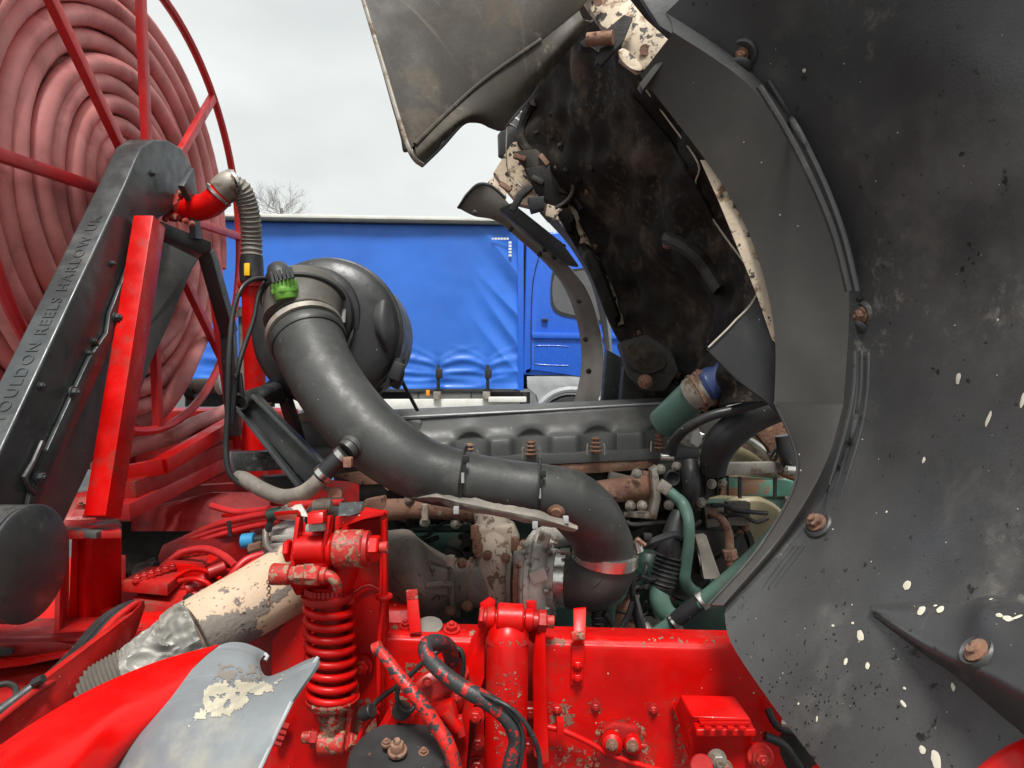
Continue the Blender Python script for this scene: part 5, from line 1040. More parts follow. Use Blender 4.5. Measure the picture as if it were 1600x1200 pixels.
T = thing('valve_box', 'small red box with ribbed lid bolted to the chassis rail at lower right', 'box', P(1125, 1210, 1.32))
part('box_body', MB().prism([P(1082, 1120, 1.26), P(1172, 1122, 1.26), P(1178, 1135, 1.26), P(1174, 1215, 1.27), P(1090, 1215, 1.27), P(1072, 1140, 1.30)], (0, .09, 0)), 'red', T, bev=.005, seg=3)
lo_, hi_ = [P(1068, 1104, 1.36), P(1160, 1104, 1.36), P(1184, 1140, 1.245), P(1086, 1142, 1.245)], None
part('lid', MB().prism([P(1072, 1100, 1.36), P(1152, 1100, 1.36), P(1182, 1140, 1.235), P(1088, 1140, 1.235)], (0, 0, -.014)), 'red', T, bev=.004, seg=3)
for k in range(8):
    t = k/7; part('lid_rib', MB().beam(P(1080, 1100, 1.355).lerp(P(1094, 1134, 1.245), t)+UP*.004, P(1148, 1100, 1.355).lerp(P(1172, 1134, 1.245), t)+UP*.004, .006, .006), 'red', T, bev=.001)
for k in range(4): part('lid_catch', MB().box(P(1106+k*18, 1138, 1.228), .012, .008, .006), 'red', T, bev=.001)
part('side_flange', MB().prism(pp((1050, 1100, 1.40), (1072, 1100, 1.40), (1082, 1130, 1.30), (1074, 1170, 1.30), (1066, 1130, 1.36)), (0, .01, 0)), 'red', T, bev=.003)
part('boss', MB().cyl(P(1184, 1180, 1.33), P(1188, 1182, 1.25), .024, 20), 'red', T)
part('boss_bolt', MB().bolt(P(1189, 1184, 1.24), FW, .012), 'reddirty', T)
part('front_bolt', MB().bolt(P(1120, 1186, 1.235), FW, .013), 'dullsteel', T)
part('front_bolt', MB().bolt(P(1132, 1200, 1.235), FW, .011), 'rust', T)
part('socket', MB().cyl(P(1098, 1196, 1.26), P(1096, 1198, 1.20), .02, 18), 'reddirty', T)
T = thing('dark_axle_gear', 'dark oily steering gear hidden between red rail and arch liner', 'steering gear', P(1230, 1190, 1.5))
part('gear_case', MB().loft([pp((1180, 1100, 1.55), (1230, 1100, 1.5), (1290, 1120, 1.5)), pp((1185, 1150, 1.45), (1240, 1150, 1.4), (1300, 1180, 1.42)), pp((1180, 1230, 1.5), (1240, 1240, 1.45), (1320, 1260, 1.5))], 6, 6, .02, disp=.02), 'dark', T)
part('bright_nut', MB().cyl(P(1222, 1130, 1.36), P(1238, 1132, 1.35), .008, 12), 'steel', T)
part('cable', MB().ptube([(1200, 1108, 1.4, 6), (1215, 1135, 1.38, 6), (1250, 1150, 1.38, 6), (1280, 1190, 1.38, 6)], 10), 'black', T)
part('cable', MB().ptube([(1195, 1150, 1.36, 7), (1225, 1165, 1.36, 7), (1250, 1200, 1.36, 7)], 10), 'black', T)
T = thing('red_corner_tube', 'bright red rounded part poking in at the bottom right corner', 'tube', P(1610, 1230, .8))
part('tube', MB().ptube([(1560, 1240, .8, 40), (1600, 1200, .8, 34), (1660, 1170, .8, 30)], 24), 'fendred', T)

# ================================================================ DAMPER
T = thing('cab_damper', 'fat red cylinder damper with pivot eye between two rail brackets', 'damper', P(792, 1210, 1.38))
part('cylinder', MB().ptube([(793, 992, 1.40, 29), (793, 1000, 1.385, 32), (792, 1080, 1.36, 33), (790, 1160, 1.35, 33), (789, 1300, 1.34, 34)], 36), 'red', T, ang=50)
part('top_cap', MB().lathe(P(793, 1004, 1.386), UP, [(0, .043), (.004, .045), (.012, .042), (.017, .02), (.018, 0)], 36), 'reddirty', T)
part('neck', MB().tube(pp((794, 996, 1.39), (794, 980, 1.40)), .024, 20), 'red', T)
part('pivot_eye', MB().cyl(P(776, 966, 1.39), P(818, 968, 1.39), .031, 32), 'red', T)
part('pivot_pin', MB().tube(pp((756, 965, 1.40), (840, 970, 1.40)), .017, 16), 'reddirty', T)
part('pin_head', MB().cyl(P(748, 964, 1.40), P(756, 965, 1.40), .022, 6), 'red', T)
part('spacer', MB().cyl(P(760, 965, 1.395), P(774, 966, 1.395), .022, 20), 'red', T)
part('spacer', MB().cyl(P(819, 968, 1.395), P(833, 969, 1.395), .022, 20), 'red', T)
part('pin_nut', MB().cyl(P(840, 970, 1.40), P(854, 971, 1.40), .023, 6), 'reddirty', T)
part('pin_thread', MB().cyl(P(854, 971, 1.40), P(866, 972, 1.40), .013, 12), 'rusttrim', T)

# ================================================================ COIL SPRING STRUT AND LATCH
T = thing('cab_mount_bracket', 'tall red upright plate bracket carrying the cab latch', 'bracket', P(560, 1200, 1.45))
part('back_plate', MB().prism(pp((470, 818, 1.47), (600, 804, 1.47), (603, 960, 1.46), (600, 1330, 1.45), (420, 1330, 1.45), (425, 1000, 1.46), (470, 940, 1.47)), (0, .012, 0)), 'red', T, bev=.002)
part('left_web', MB().prism(pp((385, 1000, 1.50), (470, 900, 1.50), (470, 1330, 1.48), (360, 1330, 1.48)), (0, .012, 0)), 'reddirty', T)
part('edge_flange', MB().prism([P(600, 803, 1.40), P(606, 803, 1.47), P(608, 962, 1.47), P(604, 1250, 1.45), P(597, 1250, 1.39), P(599, 962, 1.40)], (-.008, 0, 0)), 'red', T, bev=.001)
part('top_flange', MB().prism([P(528, 806, 1.39), P(606, 803, 1.39), P(602, 812, 1.48), P(545, 818, 1.48)], (0, 0, .008)), 'red', T, bev=.002)
part('tube_clip', MB().torus(P(600, 932, 1.395), UP, .012, .006, 20, 8), 'red', T)
part('edge_pipe', MB().tube(cr(pp((600, 812, 1.385), (600, 930, 1.39), (592, 1010, 1.385), (593, 1160, 1.38), (594, 1260, 1.38)), 5), .0055, 10), 'red', T)
part('gusset_seam', MB().tube(cr(pp((545, 934, 1.455), (565, 918, 1.455), (580, 915, 1.455), (592, 922, 1.455)), 5), .003, 6), 'reddirty', T)
part('bolt', MB().bolt(P(566, 1040, 1.448), FW, .017), 'red', T)
for k in range(4): part('stud', MB().tube(pp((430+k*3.5, 1160-k*9, 1.44), (441+k*3.5, 1163-k*9, 1.44)), .007, 8), 'reddirty', T)
part('bolt', MB().tube(pp((478, 1153, 1.42), (498, 1153, 1.42)), .012, 6), 'reddirty', T, bev=.002)
T = thing('coil_spring_strut', 'red coil spring strut standing upright with clevis foot', 'spring strut', P(520, 1180, 1.38))
hx = []; 
for i in range(8*28+1):
    a = 2*math.pi*i/28; t = i/(8*28); c_ = P(513+t*6, 938+t*150, 1.37); r_ = .044
    hx.append(c_+V((math.cos(a)*r_, math.sin(a)*r_, 0)))
part('coil_spring', MB().tube(hx, .0079, 12), 'red', T, ang=80)
part('damper_core', MB().tube(pp((513, 925, 1.37), (519, 1100, 1.37)), .027, 24), 'reddirty', T)
part('upper_seat', MB().lathe(P(512, 930, 1.37), UP+V((-.03, 0, 0)), [(-.012, .046), (-.004, .052), (.004, .052), (.006, .04), (.012, .04), (.02, .03)], 40), 'reddirty', T)
for k in range(16):
    a = math.pi*k/15+math.pi; part('seat_tooth', MB().box(P(511, 921, 1.37)+V((math.cos(a)*.041, math.sin(a)*.041, 0)), .006, .006, .012), 'reddirty', T)
part('lower_seat', MB().lathe(P(520, 1096, 1.37), UP, [(-.012, .036), (-.004, .050), (.008, .053), (.012, .045)], 40), 'reddirty', T)
part('clevis', MB().loft([pp((490, 1096, 1.37), (497, 1130, 1.36), (504, 1165, 1.36)), pp((518, 1100, 1.325), (519, 1130, 1.325), (518, 1165, 1.335)), pp((548, 1096, 1.37), (541, 1130, 1.36), (534, 1165, 1.36))], 6, 6, .012), 'reddirty', T)
part('clevis_side', MB().prism(pp((484, 1085, 1.355), (492, 1085, 1.355), (506, 1165, 1.355), (498, 1170, 1.355)), (0, .05, 0)), 'red', T, bev=.002)
part('clevis_side', MB().prism(pp((546, 1085, 1.355), (553, 1085, 1.355), (544, 1170, 1.355), (535, 1165, 1.355)), (0, .05, 0)), 'rusttrim', T, bev=.002)
part('foot_eye', MB().cyl(P(498, 1162, 1.345), P(540, 1160, 1.345), .022, 24), 'rusttrim', T)
part('foot_bolt', MB().cyl(P(486, 1152, 1.36), P(499, 1153, 1.36), .020, 6), 'reddirty', T)
part('foot_thread', MB().cyl(P(472, 1152, 1.36), P(487, 1152, 1.36), .011, 12), 'rusttrim', T)
part('foot_nut', MB().cyl(P(540, 1158, 1.35), P(550, 1160, 1.36), .018, 6), 'rusttrim', T)
T = thing('cab_latch', 'red cab latch with thick pivot bush, worn lock pin and steel hook', 'latch', P(510, 925, 1.36))
part('left_cheek', MB().prism([P(462, 808, 1.30), P(468, 800, 1.40), P(470, 880, 1.40), P(466, 915, 1.38), P(456, 912, 1.28), P(453, 870, 1.28)], (.008, 0, 0)), 'red', T, bev=.002)
part('right_cheek', MB().prism([P(510, 806, 1.29), P(522, 802, 1.40), P(520, 915, 1.40), P(507, 905, 1.30), P(503, 850, 1.28)], (.008, 0, 0)), 'red', T, bev=.002)
part('top_arm', MB().prism([P(428, 806, 1.36), P(466, 802, 1.30), P(470, 808, 1.30), P(470, 812, 1.40), P(432, 812, 1.42)], (0, 0, .008)), 'red', T, bev=.002)
part('right_wing', MB().prism([P(524, 808, 1.33), P(562, 804, 1.33), P(566, 796, 1.36), P(600, 800, 1.38), P(600, 806, 1.38), P(566, 812, 1.34), P(530, 826, 1.33), P(526, 850, 1.33), P(520, 850, 1.33)], (0, .02, 0)), 'red', T, bev=.002)
part('cross_tube', MB().cyl(P(462, 860, 1.30), P(510, 858, 1.30), .026, 28), 'red', T)
part('cross_tube_nut', MB().cyl(P(446, 861, 1.30), P(455, 860, 1.30), .022, 6), 'red', T)
part('upper_rod', MB().cyl(P(466, 838, 1.33), P(506, 836, 1.33), .012, 18), 'red', T)
part('pivot_bush', MB().lathe(P(522, 858, 1.31), V((1, .0, .02)), [(0, .030), (.004, .036), (.054, .036), (.058, .033), (.060, .026)], 40), 'rusttrim', T, label='thick red pivot bush with worn bare metal band')
part('bush_collar', MB().cyl(P(512, 858, 1.31), P(523, 858, 1.31), .031, 28), 'red', T)
part('bush_washer', MB().lathe(P(570, 857, 1.31), RT, [(0, .034), (.008, .034), (.010, .024), (.012, .024)], 32), 'reddirty', T)
part('pivot_nut', MB().cyl(P(577, 857, 1.31), P(593, 857, 1.31), .026, 6), 'red', T)
part('pivot_thread', MB().cyl(P(593, 856, 1.31), P(606, 855, 1.31), .011, 14), 'rusttrim', T)
part('lower_bracket', MB().prism([P(452, 890, 1.27), P(508, 885, 1.27), P(520, 905, 1.36), P(520, 918, 1.40), P(462, 920, 1.38), P(452, 902, 1.28)], (0, 0, -.014)), 'red', T, bev=.004)
part('strut_neck', MB().ptube([(540, 862, 1.34, 18), (540, 890, 1.35, 20), (530, 915, 1.37, 20)], 20), 'red', T)
part('lock_pin', MB().lathe(P(424, 897, 1.26), V((1, 0, -.03)), [(0, .018), (.003, .020), (.034, .019), (.036, .015), (.10, .015), (.102, .012)], 24), 'rusttrim', T)
part('pin_sleeve', MB().cyl(P(462, 898, 1.255), P(500, 900, 1.255), .0185, 8), 'rusttrim', T)
part('pin_hook', MB().ptube([(500, 900, 1.26, 10), (514, 900, 1.26, 9), (524, 908, 1.26, 8), (528, 922, 1.27, 7)], 12), 'rusttrim', T)
for k in range(8): part('chain_link', MB().torus(P(420+.3*(k % 2), 909+k*5.2, 1.25), RT if k % 2 else FW, .0036, .0012, 12, 5), 'rust', T)
part('hook_block', MB().prism([P(479, 802, 1.27), P(505, 800, 1.27), P(505, 818, 1.26), P(479, 820, 1.26)], (0, .03, 0)), 'red', T, bev=.004)
part('hook_body', MB().prism([P(477, 820, 1.275), P(505, 818, 1.275), P(507, 830, 1.275), P(476, 832, 1.275)], (0, .05, 0)), 'alu', T, bev=.003)
part('latch_housing', MB().prism(pp((476, 800, 1.33), (484, 786, 1.35), (528, 784, 1.35), (536, 800, 1.34), (530, 830, 1.34), (476, 830, 1.34)), (0, .06, 0)), 'dark', T, bev=.006)
part('top_spring', MB().bellows(P(490, 792, 1.32), P(518, 790, 1.32), .012, .0025, 7, 14), 'dullsteel', T)
part('top_strip', MB().beam(P(452, 788, 1.36), P(536, 784, 1.36), .03, .008), 'reddirty', T, bev=.002)
part('guide_plate', MB().prism(pp((530, 786, 1.33), (568, 784, 1.36), (562, 802, 1.33), (546, 806, 1.31), (528, 806, 1.31)), (0, .006, 0)), 'greymetal', T, bev=.001)
part('guide_plate', MB().prism(pp((452, 790, 1.35), (470, 788, 1.34), (482, 808, 1.32), (466, 806, 1.32)), (0, .006, 0)), 'alu', T, bev=.001)

# ================================================================ HOSES, AIR SPRING, VALVE (bottom centre)
def peel(pts, label, m='peel'):
    q = MB().ptube([(a, b, c, d*.92) for a, b, c, d in pts], 18, 8); solo('peeling_hose', q, m, label, 'hose', group='rubber hoses with peeling red paint', ang=80)
peel([(590, 1014, 1.30, 8.5), (600, 1025, 1.29, 10), (625, 1058, 1.26, 11), (655, 1095, 1.24, 12), (682, 1135, 1.23, 12.5), (702, 1170, 1.22, 13), (716, 1230, 1.22, 14)], 'shorter straight peeling hose left of the damper, ending at the thin edge pipe')
peel([(706, 1034, 1.36, 13), (700, 1012, 1.33, 14), (684, 1004, 1.28, 14), (666, 1008, 1.25, 13), (668, 1026, 1.23, 13), (690, 1050, 1.21, 13.5), (725, 1076, 1.20, 14), (765, 1098, 1.19, 14.5), (795, 1124, 1.18, 15), (808, 1158, 1.18, 15), (800, 1190, 1.18, 15), (790, 1240, 1.18, 15)], 'peeling hose that bends over in a loop and crosses in front of the damper', 'peelblack')
T = thing('thin_black_lines', 'thin black air lines looping around the red valve and the damper', 'air lines', P(700, 1150, 1.35))
for q in ([(574, 1118, 1.36, 4), (590, 1095, 1.36, 4), (630, 1065, 1.35, 4), (665, 1032, 1.34, 4), (700, 1010, 1.36, 4), (720, 1020, 1.38, 4), (722, 1045, 1.4, 4)],
          [(690, 1018, 1.36, 4), (716, 1014, 1.36, 4), (724, 1030, 1.36, 4), (722, 1060, 1.37, 4)],
          [(735, 1078, 1.2, 3.5), (775, 1094, 1.17, 3.5), (805, 1112, 1.16, 3.5), (830, 1145, 1.16, 4), (842, 1180, 1.17, 4), (846, 1230, 1.17, 4)],
          [(770, 1092, 1.17, 3), (795, 1110, 1.165, 3), (815, 1140, 1.165, 3), (816, 1180, 1.165, 3), (806, 1220, 1.165, 3)],
          [(628, 1062, 1.33, 4), (620, 1085, 1.3, 4), (625, 1105, 1.3, 4), (640, 1112, 1.3, 4), (650, 1100, 1.31, 4)]):
    part('air_line', MB().ptube(q, 10), 'black', T)
part('red_line', MB().ptube([(556, 1200, 1.36, 4.5), (556, 1170, 1.36, 4.5), (570, 1135, 1.36, 4.5), (590, 1112, 1.36, 4.5)], 10), 'red', T)
part('line_cap', MB().cyl(P(566, 1116, 1.35), P(582, 1110, 1.34), .014, 16), 'black', T)
part('pipe_nipple', MB().cyl(P(583, 1016, 1.31), P(596, 1010, 1.31), .012, 14), 'rusttrim', T)
T = thing('levelling_valve', 'cluster of red painted valve bodies and unions behind the hoses', 'valve', P(680, 1140, 1.40))
part('valve_drum', MB().lathe(P(682, 1092, 1.39), V((.25, -1, .15)), [(-.05, .045), (0, .055), (.006, .055), (.012, .046), (.02, .040), (.022, .015), (.03, .012), (.03, 0)], 36), 'reddirty', T)
for k in range(6):
    a = k*1.05; part('valve_bolt', MB().bolt(P(682+30*math.cos(a), 1090+26*math.sin(a), 1.36), V((.25, -1, .15)), .008), 'reddirty', T)
part('valve_arm', MB().beam(P(625, 1130, 1.34), P(712, 1106, 1.33), .03, .035), 'red', T, bev=.006)
part('valve_block', MB().prism(pp((622, 1120, 1.33), (660, 1106, 1.33), (668, 1132, 1.33), (630, 1150, 1.33)), (0, .05, 0)), 'reddirty', T, bev=.006)
part('union', MB().cyl(P(604, 1140, 1.34), P(622, 1108, 1.33), .017, 6), 'red', T)
part('union_tail', MB().ptube([(592, 1168, 1.35, 12), (600, 1150, 1.34, 12), (606, 1138, 1.34, 11)], 14), 'reddirty', T)
part('union', MB().cyl(P(640, 1160, 1.34), P(634, 1130, 1.33), .016, 6), 'red', T)
part('union', MB().cyl(P(690, 1150, 1.34), P(668, 1128, 1.33), .013, 8), 'red', T)
part('union', MB().cyl(P(718, 1150, 1.36), P(712, 1120, 1.36), .015, 6), 'reddirty', T)
part('hose_stub', MB().ptube([(720, 1060, 1.42, 13), (712, 1040, 1.40, 14), (704, 1028, 1.38, 14)], 16), 'reddirty', T)
for k in range(3): part('stub_ring', MB().torus(P(716-k*4, 1052-k*9, 1.405), P(720, 1060, 1.42)-P(704, 1028, 1.38), .019, .0035, 20, 6), 'reddirty', T)
part('link_pin', MB().tube(pp((676, 1120, 1.31), (684, 1160, 1.31)), .011, 10), 'rusttrim', T)
part('link_pin', MB().tube(pp((694, 1112, 1.32), (716, 1140, 1.32)), .012, 10), 'red', T, bev=.002)
part('round_cap', MB().lathe(P(628, 1108, 1.32), FW, [(0, .018), (.01, .018), (.012, .012), (.008, 0)], 20), 'dark', T)
T = thing('air_spring', 'black round air spring top with rusty centre bolt at the bottom centre', 'air spring', P(622, 1260, 1.2))
q_ = P(622, 1178, 1.25)
part('top_plate', MB().lathe(q_+V((0, 0, -.012)), (0, -.25, 1), [(-.02, .080), (0, .090), (.006, .091), (.012, .086), (.014, .03), (.014, 0)], 56), 'plastic', T)
part('bellow', MB().lathe(q_+V((0, 0, -.02)), -UP, [(0, .085), (.02, .10), (.05, .105), (.09, .095), (.1, .07)], 48), 'black', T)
part('centre_bolt', MB().bolt(P(621, 1174, 1.24), V((0, -.3, 1)), .013, .016), 'rust', T)
for x, y in ((604, 1162), (662, 1176), (578, 1186)): part('small_bolt', MB().bolt(P(x, y, 1.25), V((0, -.3, 1)), .007), 'rust', T)

# ================================================================ EXHAUST PIPE
T = thing('exhaust_pipe', 'beige lagged exhaust pipe with rusty worn patch slanting down to the left', 'exhaust pipe', P(360, 960, 1.45))
ep = MB(); part('pipe', ep.ptube([(302, 992, 1.36, 54), (345, 967, 1.40, 54), (420, 925, 1.46, 54), (480, 890, 1.54, 54), (550, 852, 1.66, 50)], 40, 6), 'beige', T)
et = bvh(ep)
stain('worn_patch', et, [(288, 975), (325, 962), (362, 955), (395, 946), (430, 922), (482, 896), (484, 905), (440, 935), (412, 962), (392, 985), (376, 1006), (350, 1040), (300, 1050), (280, 1010)], 'cast', T, step=1.8, th=-.12, sc=.10, seed=5)
part('end_lip', MB().lathe(P(298, 995, 1.355), P(302, 992, 1.36)-P(345, 967, 1.40), [(0, .0705), (.004, .0705), (.005, .06)], 40), 'rust', T)
def crump(p, u, v): return p+V((noise.noise(p*22), noise.noise(p*25+V((9, 0, 0))), noise.noise(p*21+V((0, 5, 0)))))*.010+V((1, -1, 1))*(.5-abs(noise.noise(V((p.x*30, p.y*60, p.z*60)))))*.008+V((1, 1, -1))*noise.noise(p*90)*.002
fq = cr([(312, 985, 1.355, 50), (290, 998, 1.345, 53), (265, 1014, 1.33, 46), (232, 1036, 1.31, 43), (205, 1052, 1.30, 40)], 22)
fm = MB().tube([P(*a[:3]) for a in fq], [a[3]*a[2]/FPX for a in fq], 110)
fm.v = [crump(p, 0, 0) for p in fm.v]
part('foil_wrap', fm, 'foil', T, ang=25, label='crumpled metal foil wrap')
part('flex_section', MB().bellows(P(222, 1040, 1.31), P(120, 1100, 1.26), .046, .004, 16, 28), 'shield', T)
T = thing('wheel_fender', 'red rear fender with grey rubber end covered in pale dried mud', 'fender', P(250, 1200, .9))
def FR(pts): return pp(*pts)
part('red_shell', MB().loft(BK([
  [(-40, 1192, .86), (60, 1124, .92), (150, 1073, .98), (250, 1032, 1.04), (342, 1007, 1.08)],
  [(-40, 1215, .80), (60, 1155, .86), (150, 1105, .92), (225, 1072, .97), (305, 1040, 1.02)],
  [(-40, 1260, .75), (50, 1210, .80), (130, 1165, .85), (190, 1130, .90), (265, 1096, .95)],
  [(-40, 1340, .72), (30, 1300, .76), (90, 1260, .80), (140, 1230, .84), (200, 1175, .90)],
  [(-40, 1420, .70), (10, 1400, .74), (60, 1370, .78), (100, 1330, .82), (150, 1250, .88)]]), 7, 6, .006), 'fendred', T, ang=80)
ge = MB(); part('grey_end', ge.loft(BK([
  [(342, 1006.5, 1.078), (362, 1002, 1.085), (384, 1004, 1.09), (404, 1012, 1.095), (416, 1020, 1.10)],
  [(305, 1039.5, 1.018), (335, 1028, 1.03), (368, 1024, 1.04), (395, 1028, 1.05), (406, 1036, 1.06)],
  [(265, 1095.5, .948), (305, 1075, .96), (350, 1066, .97), (395, 1060, .985), (424, 1057, .995)],
  [(200, 1174.5, .898), (255, 1140, .89), (330, 1115, .89), (410, 1080, .90), (497, 1027, .92)],
  [(150, 1250, .878), (210, 1225, .86), (300, 1190, .84), (380, 1160, .84), (448, 1112, .86)],
  [(90, 1345, .85), (180, 1320, .82), (280, 1290, .80), (340, 1270, .80), (400, 1215, .82)]]), 7, 7, .005, disp=.004, dsc=9), 'fender', T, ang=80, label='grey rubber end with notch and sharp tip')
gt_ = bvh(ge)
stain('dried_mud', gt_, [(315, 1072), (350, 1058), (420, 1062), (452, 1052), (440, 1075), (400, 1100), (370, 1118), (330, 1130), (290, 1138), (310, 1110)], 'driedmud', T, step=1.6, th=.26, sc=.06, seed=3)
stain('dried_mud', gt_, [(335, 1030), (400, 1030), (430, 1060), (390, 1075), (330, 1070)], 'shield', T, step=1.6, th=.5, sc=.08, seed=8)
part('grey_edge', MB().tube(cr(pp((497, 1027, .918), (470, 1068, .895), (448, 1112, .858), (425, 1160, .84), (400, 1215, .818)), 6), .0028, 8), 'lightgrey', T)
part('edge_hook', MB().tube(pp((414, 1022, 1.095), (418, 1026, 1.09), (414, 1032, 1.085)), .003, 8), 'lightgrey', T)
part('pin_hole', MB().lathe(P(352, 1022, 1.052), (0, -1, .6), [(0, .004), (.002, .003), (.001, 0)], 10), 'dark', T)

# ================================================================ LEFT DECK, CHANNEL, GEARBOX
T = thing('rear_deck', 'dirty red deck plates and raised slanting channel on the left', 'deck', P(80, 1100, 1.4))
part('upper_beam', MB().prism([P(-60, 968, 1.62), P(235, 962, 1.74), P(232, 982, 1.60), P(150, 1000, 1.48), P(-60, 1006, 1.42)], (0, 0, -.03)), 'reddirty', T, bev=.003)
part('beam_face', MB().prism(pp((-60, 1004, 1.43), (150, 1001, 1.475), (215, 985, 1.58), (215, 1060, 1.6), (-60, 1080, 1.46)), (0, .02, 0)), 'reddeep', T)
part('lower_deck', MB().prism([P(-80, 1040, 1.52), P(120, 1015, 1.56), P(120, 1060, 1.40), P(-20, 1170, 1.10), P(-140, 1180, 1.05)], (0, 0, -.01)), 'reddirty', T, bev=.002)
part('beam_tube', MB().prism(pp((205, 965, 1.66), (640, 950, 1.70), (640, 1010, 1.66), (205, 1015, 1.60)), (0, .10, 0)), 'red', T, bev=.008)
part('slot', MB().prism(cr(pp((-6, 1014, 1.42), (14, 1013, 1.42), (20, 1018, 1.42), (14, 1024, 1.42), (-6, 1026, 1.42)), 2), (0, .006, 0)), 'dark', T)
part('ring_eye', MB().torus(P(5, 1086, 1.14), V((.6, -.6, .6)), .018, .005, 28, 8), 'dark', T)
part('channel_side', MB().prism([P(-60, 1205, .98), P(-10, 1122, 1.04), P(205, 960, 1.45), P(219, 945, 1.48), P(222, 960, 1.48), P(205, 1012, 1.44), P(60, 1140, 1.12), P(-60, 1240, .95)], (-.02, .05, 0)), 'reddirty', T, bev=.003)
part('deck_support', MB().prism(pp((100, 1060, 1.5), (420, 1000, 1.7), (420, 1330, 1.7), (60, 1330, 1.5)), (0, .03, 0)), 'dark', T)
part('far_plate', MB().prism(pp((-60, 880, 1.95), (190, 870, 2.0), (190, 975, 1.85), (-60, 975, 1.8)), (0, .02, 0)), 'red', T)
part('weld_lug', MB().prism([P(-60, 1035, 1.40), P(30, 1030, 1.42), P(150, 1010, 1.46), P(155, 1016, 1.46), P(40, 1040, 1.41), P(-60, 1052, 1.38)], (0, .015, 0)), 'red', T, bev=.002)
T = thing('deck_cables', 'black cables and a red hose lying along the slanting red channel', 'cables', P(100, 1040, 1.3))
for dx, m, r in ((0, 'black', 6), (9, 'black', 5), (-8, 'black', 4), (16, 'reddirty', 6)):
    part('cable', MB().ptube([(dx*.4-20, 1135, 1.02, r), (40+dx*.6, 1085, 1.12, r), (80+dx, 1056, 1.22, r), (120+dx, 1018, 1.32, r), (160+dx, 972, 1.42, r), (196+dx*.7, 946, 1.48, r*.8), (216+dx*.3, 941, 1.52, r*.8)], 10), m, T)
part('convoluted_sleeve', MB().bellows(P(-20, 1128, 1.03), P(56, 1072, 1.15), .009, .0013, 22, 12), 'black', T)
part('cable_clip', MB().tube(pp((52, 1068, 1.13), (68, 1060, 1.13)), .007, 8), 'black', T)
part('cable_clip', MB().tube(pp((58, 1058, 1.14), (62, 1070, 1.14)), .007, 8), 'black', T)

T = thing('gearbox', 'red oversprayed gearbox top with blocks, bolts and hoses in the shade', 'gearbox', P(300, 980, 2.0))
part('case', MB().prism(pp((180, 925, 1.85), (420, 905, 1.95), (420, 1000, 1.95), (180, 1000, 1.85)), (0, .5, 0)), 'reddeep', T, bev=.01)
part('valve_block', MB().prism([P(190, 925, 1.72), P(262, 932, 1.70), P(292, 905, 1.92), P(230, 900, 1.95)], (0, 0, .03)), 'reddirty', T, bev=.006)
part('valve_block_side', MB().prism([P(205, 940, 1.70), P(285, 945, 1.70), P(300, 905, 1.9), P(230, 900, 1.95)], (0, 0, -.12)), 'reddirty', T, bev=.006)
part('upper_block', MB().prism([P(255, 895, 1.90), P(318, 900, 1.86), P(338, 878, 2.05), P(282, 872, 2.1)], (0, 0, .035)), 'reddirty', T, bev=.008)
part('upper_block_side', MB().prism(pp((256, 880, 1.88), (320, 884, 1.86), (320, 912, 1.86), (256, 905, 1.88)), (0, .15, 0)), 'red', T, bev=.008)
part('rear_cover', MB().prism(pp((245, 870, 2.1), (252, 852, 2.1), (365, 838, 2.08), (388, 824, 2.06), (392, 840, 2.06), (385, 880, 2.06), (250, 890, 2.1)), (0, .12, 0)), 'reddeep', T, bev=.01)
for k in range(7): part('bolt', MB().bolt(P(214+k*11, 927-k*4.2, 1.72+.03*k)+V((0, 0, .032)), UP, .009), 'reddirty', T)
for k in range(4): part('bolt', MB().bolt(P(278+k*14, 884-k*1.5, 1.92+.02*k)+V((0, 0, .03)), UP, .009), 'reddirty', T)
for x0, y0, x1, y1, r in ((292, 922, 322, 905, .017), (300, 935, 318, 925, .02), (325, 895, 352, 885, .014)):
    part('solenoid', MB().cyl(P(x0, y0, 1.70), P(x1, y1, 1.72), r, 16), 'reddirty', T)
part('port', MB().lathe(P(299, 938, 1.66), V((-.3, -1, 0)), [(0, .018), (.01, .018), (.012, .010), (.004, 0)], 18), 'dark', T)
part('dark_hose_end', MB().cyl(P(215, 900, 1.95), P(245, 895, 1.95), .035, 18), 'dark', T)
part('threaded_rod', MB().bellows(P(190, 905, 2.0), P(245, 876, 2.05), .014, .0025, 12, 12), 'dark', T)
for q in ([(250, 890, 1.95, 6), (285, 864, 1.9, 6), (320, 858, 1.85, 6), (348, 868, 1.8, 6), (368, 885, 1.75, 6)],
          [(350, 920, 1.66, 6), (365, 895, 1.66, 6), (385, 875, 1.68, 6), (412, 866, 1.7, 6)],
          [(355, 926, 1.64, 5), (372, 900, 1.64, 5), (392, 882, 1.66, 5), (415, 872, 1.68, 5)],
          [(280, 908, 1.7, 4), (305, 905, 1.68, 4), (325, 912, 1.68, 4), (330, 922, 1.68, 4)],
          [(270, 905, 1.8, 3.5), (300, 890, 1.78, 3.5), (330, 895, 1.74, 3.5), (345, 905, 1.7, 3.5)],
          [(290, 842, 2.2, 6), (340, 820, 2.1, 6), (390, 808, 2.0, 6), (440, 800, 1.9, 6)],
          [(280, 850, 2.2, 5), (340, 828, 2.1, 5), (395, 815, 2.0, 5), (440, 808, 1.9, 5)],
          [(300, 850, 2.15, 5), (350, 834, 2.08, 5), (400, 822, 1.98, 5), (440, 815, 1.9, 5)],
          [(330, 790, 2.1, 5), (370, 800, 2.05, 5), (420, 795, 1.95, 5)]):
    part('red_hose', MB().ptube(q, 10), 'redframe' if q[0][3] > 4.6 else 'red', T)
for x, y in ((357, 824), (411, 806)): part('cable_tie', MB().tube(pp((x, y-10, 1.98), (x+3, y+14, 1.98)), .006, 6), 'black', T)
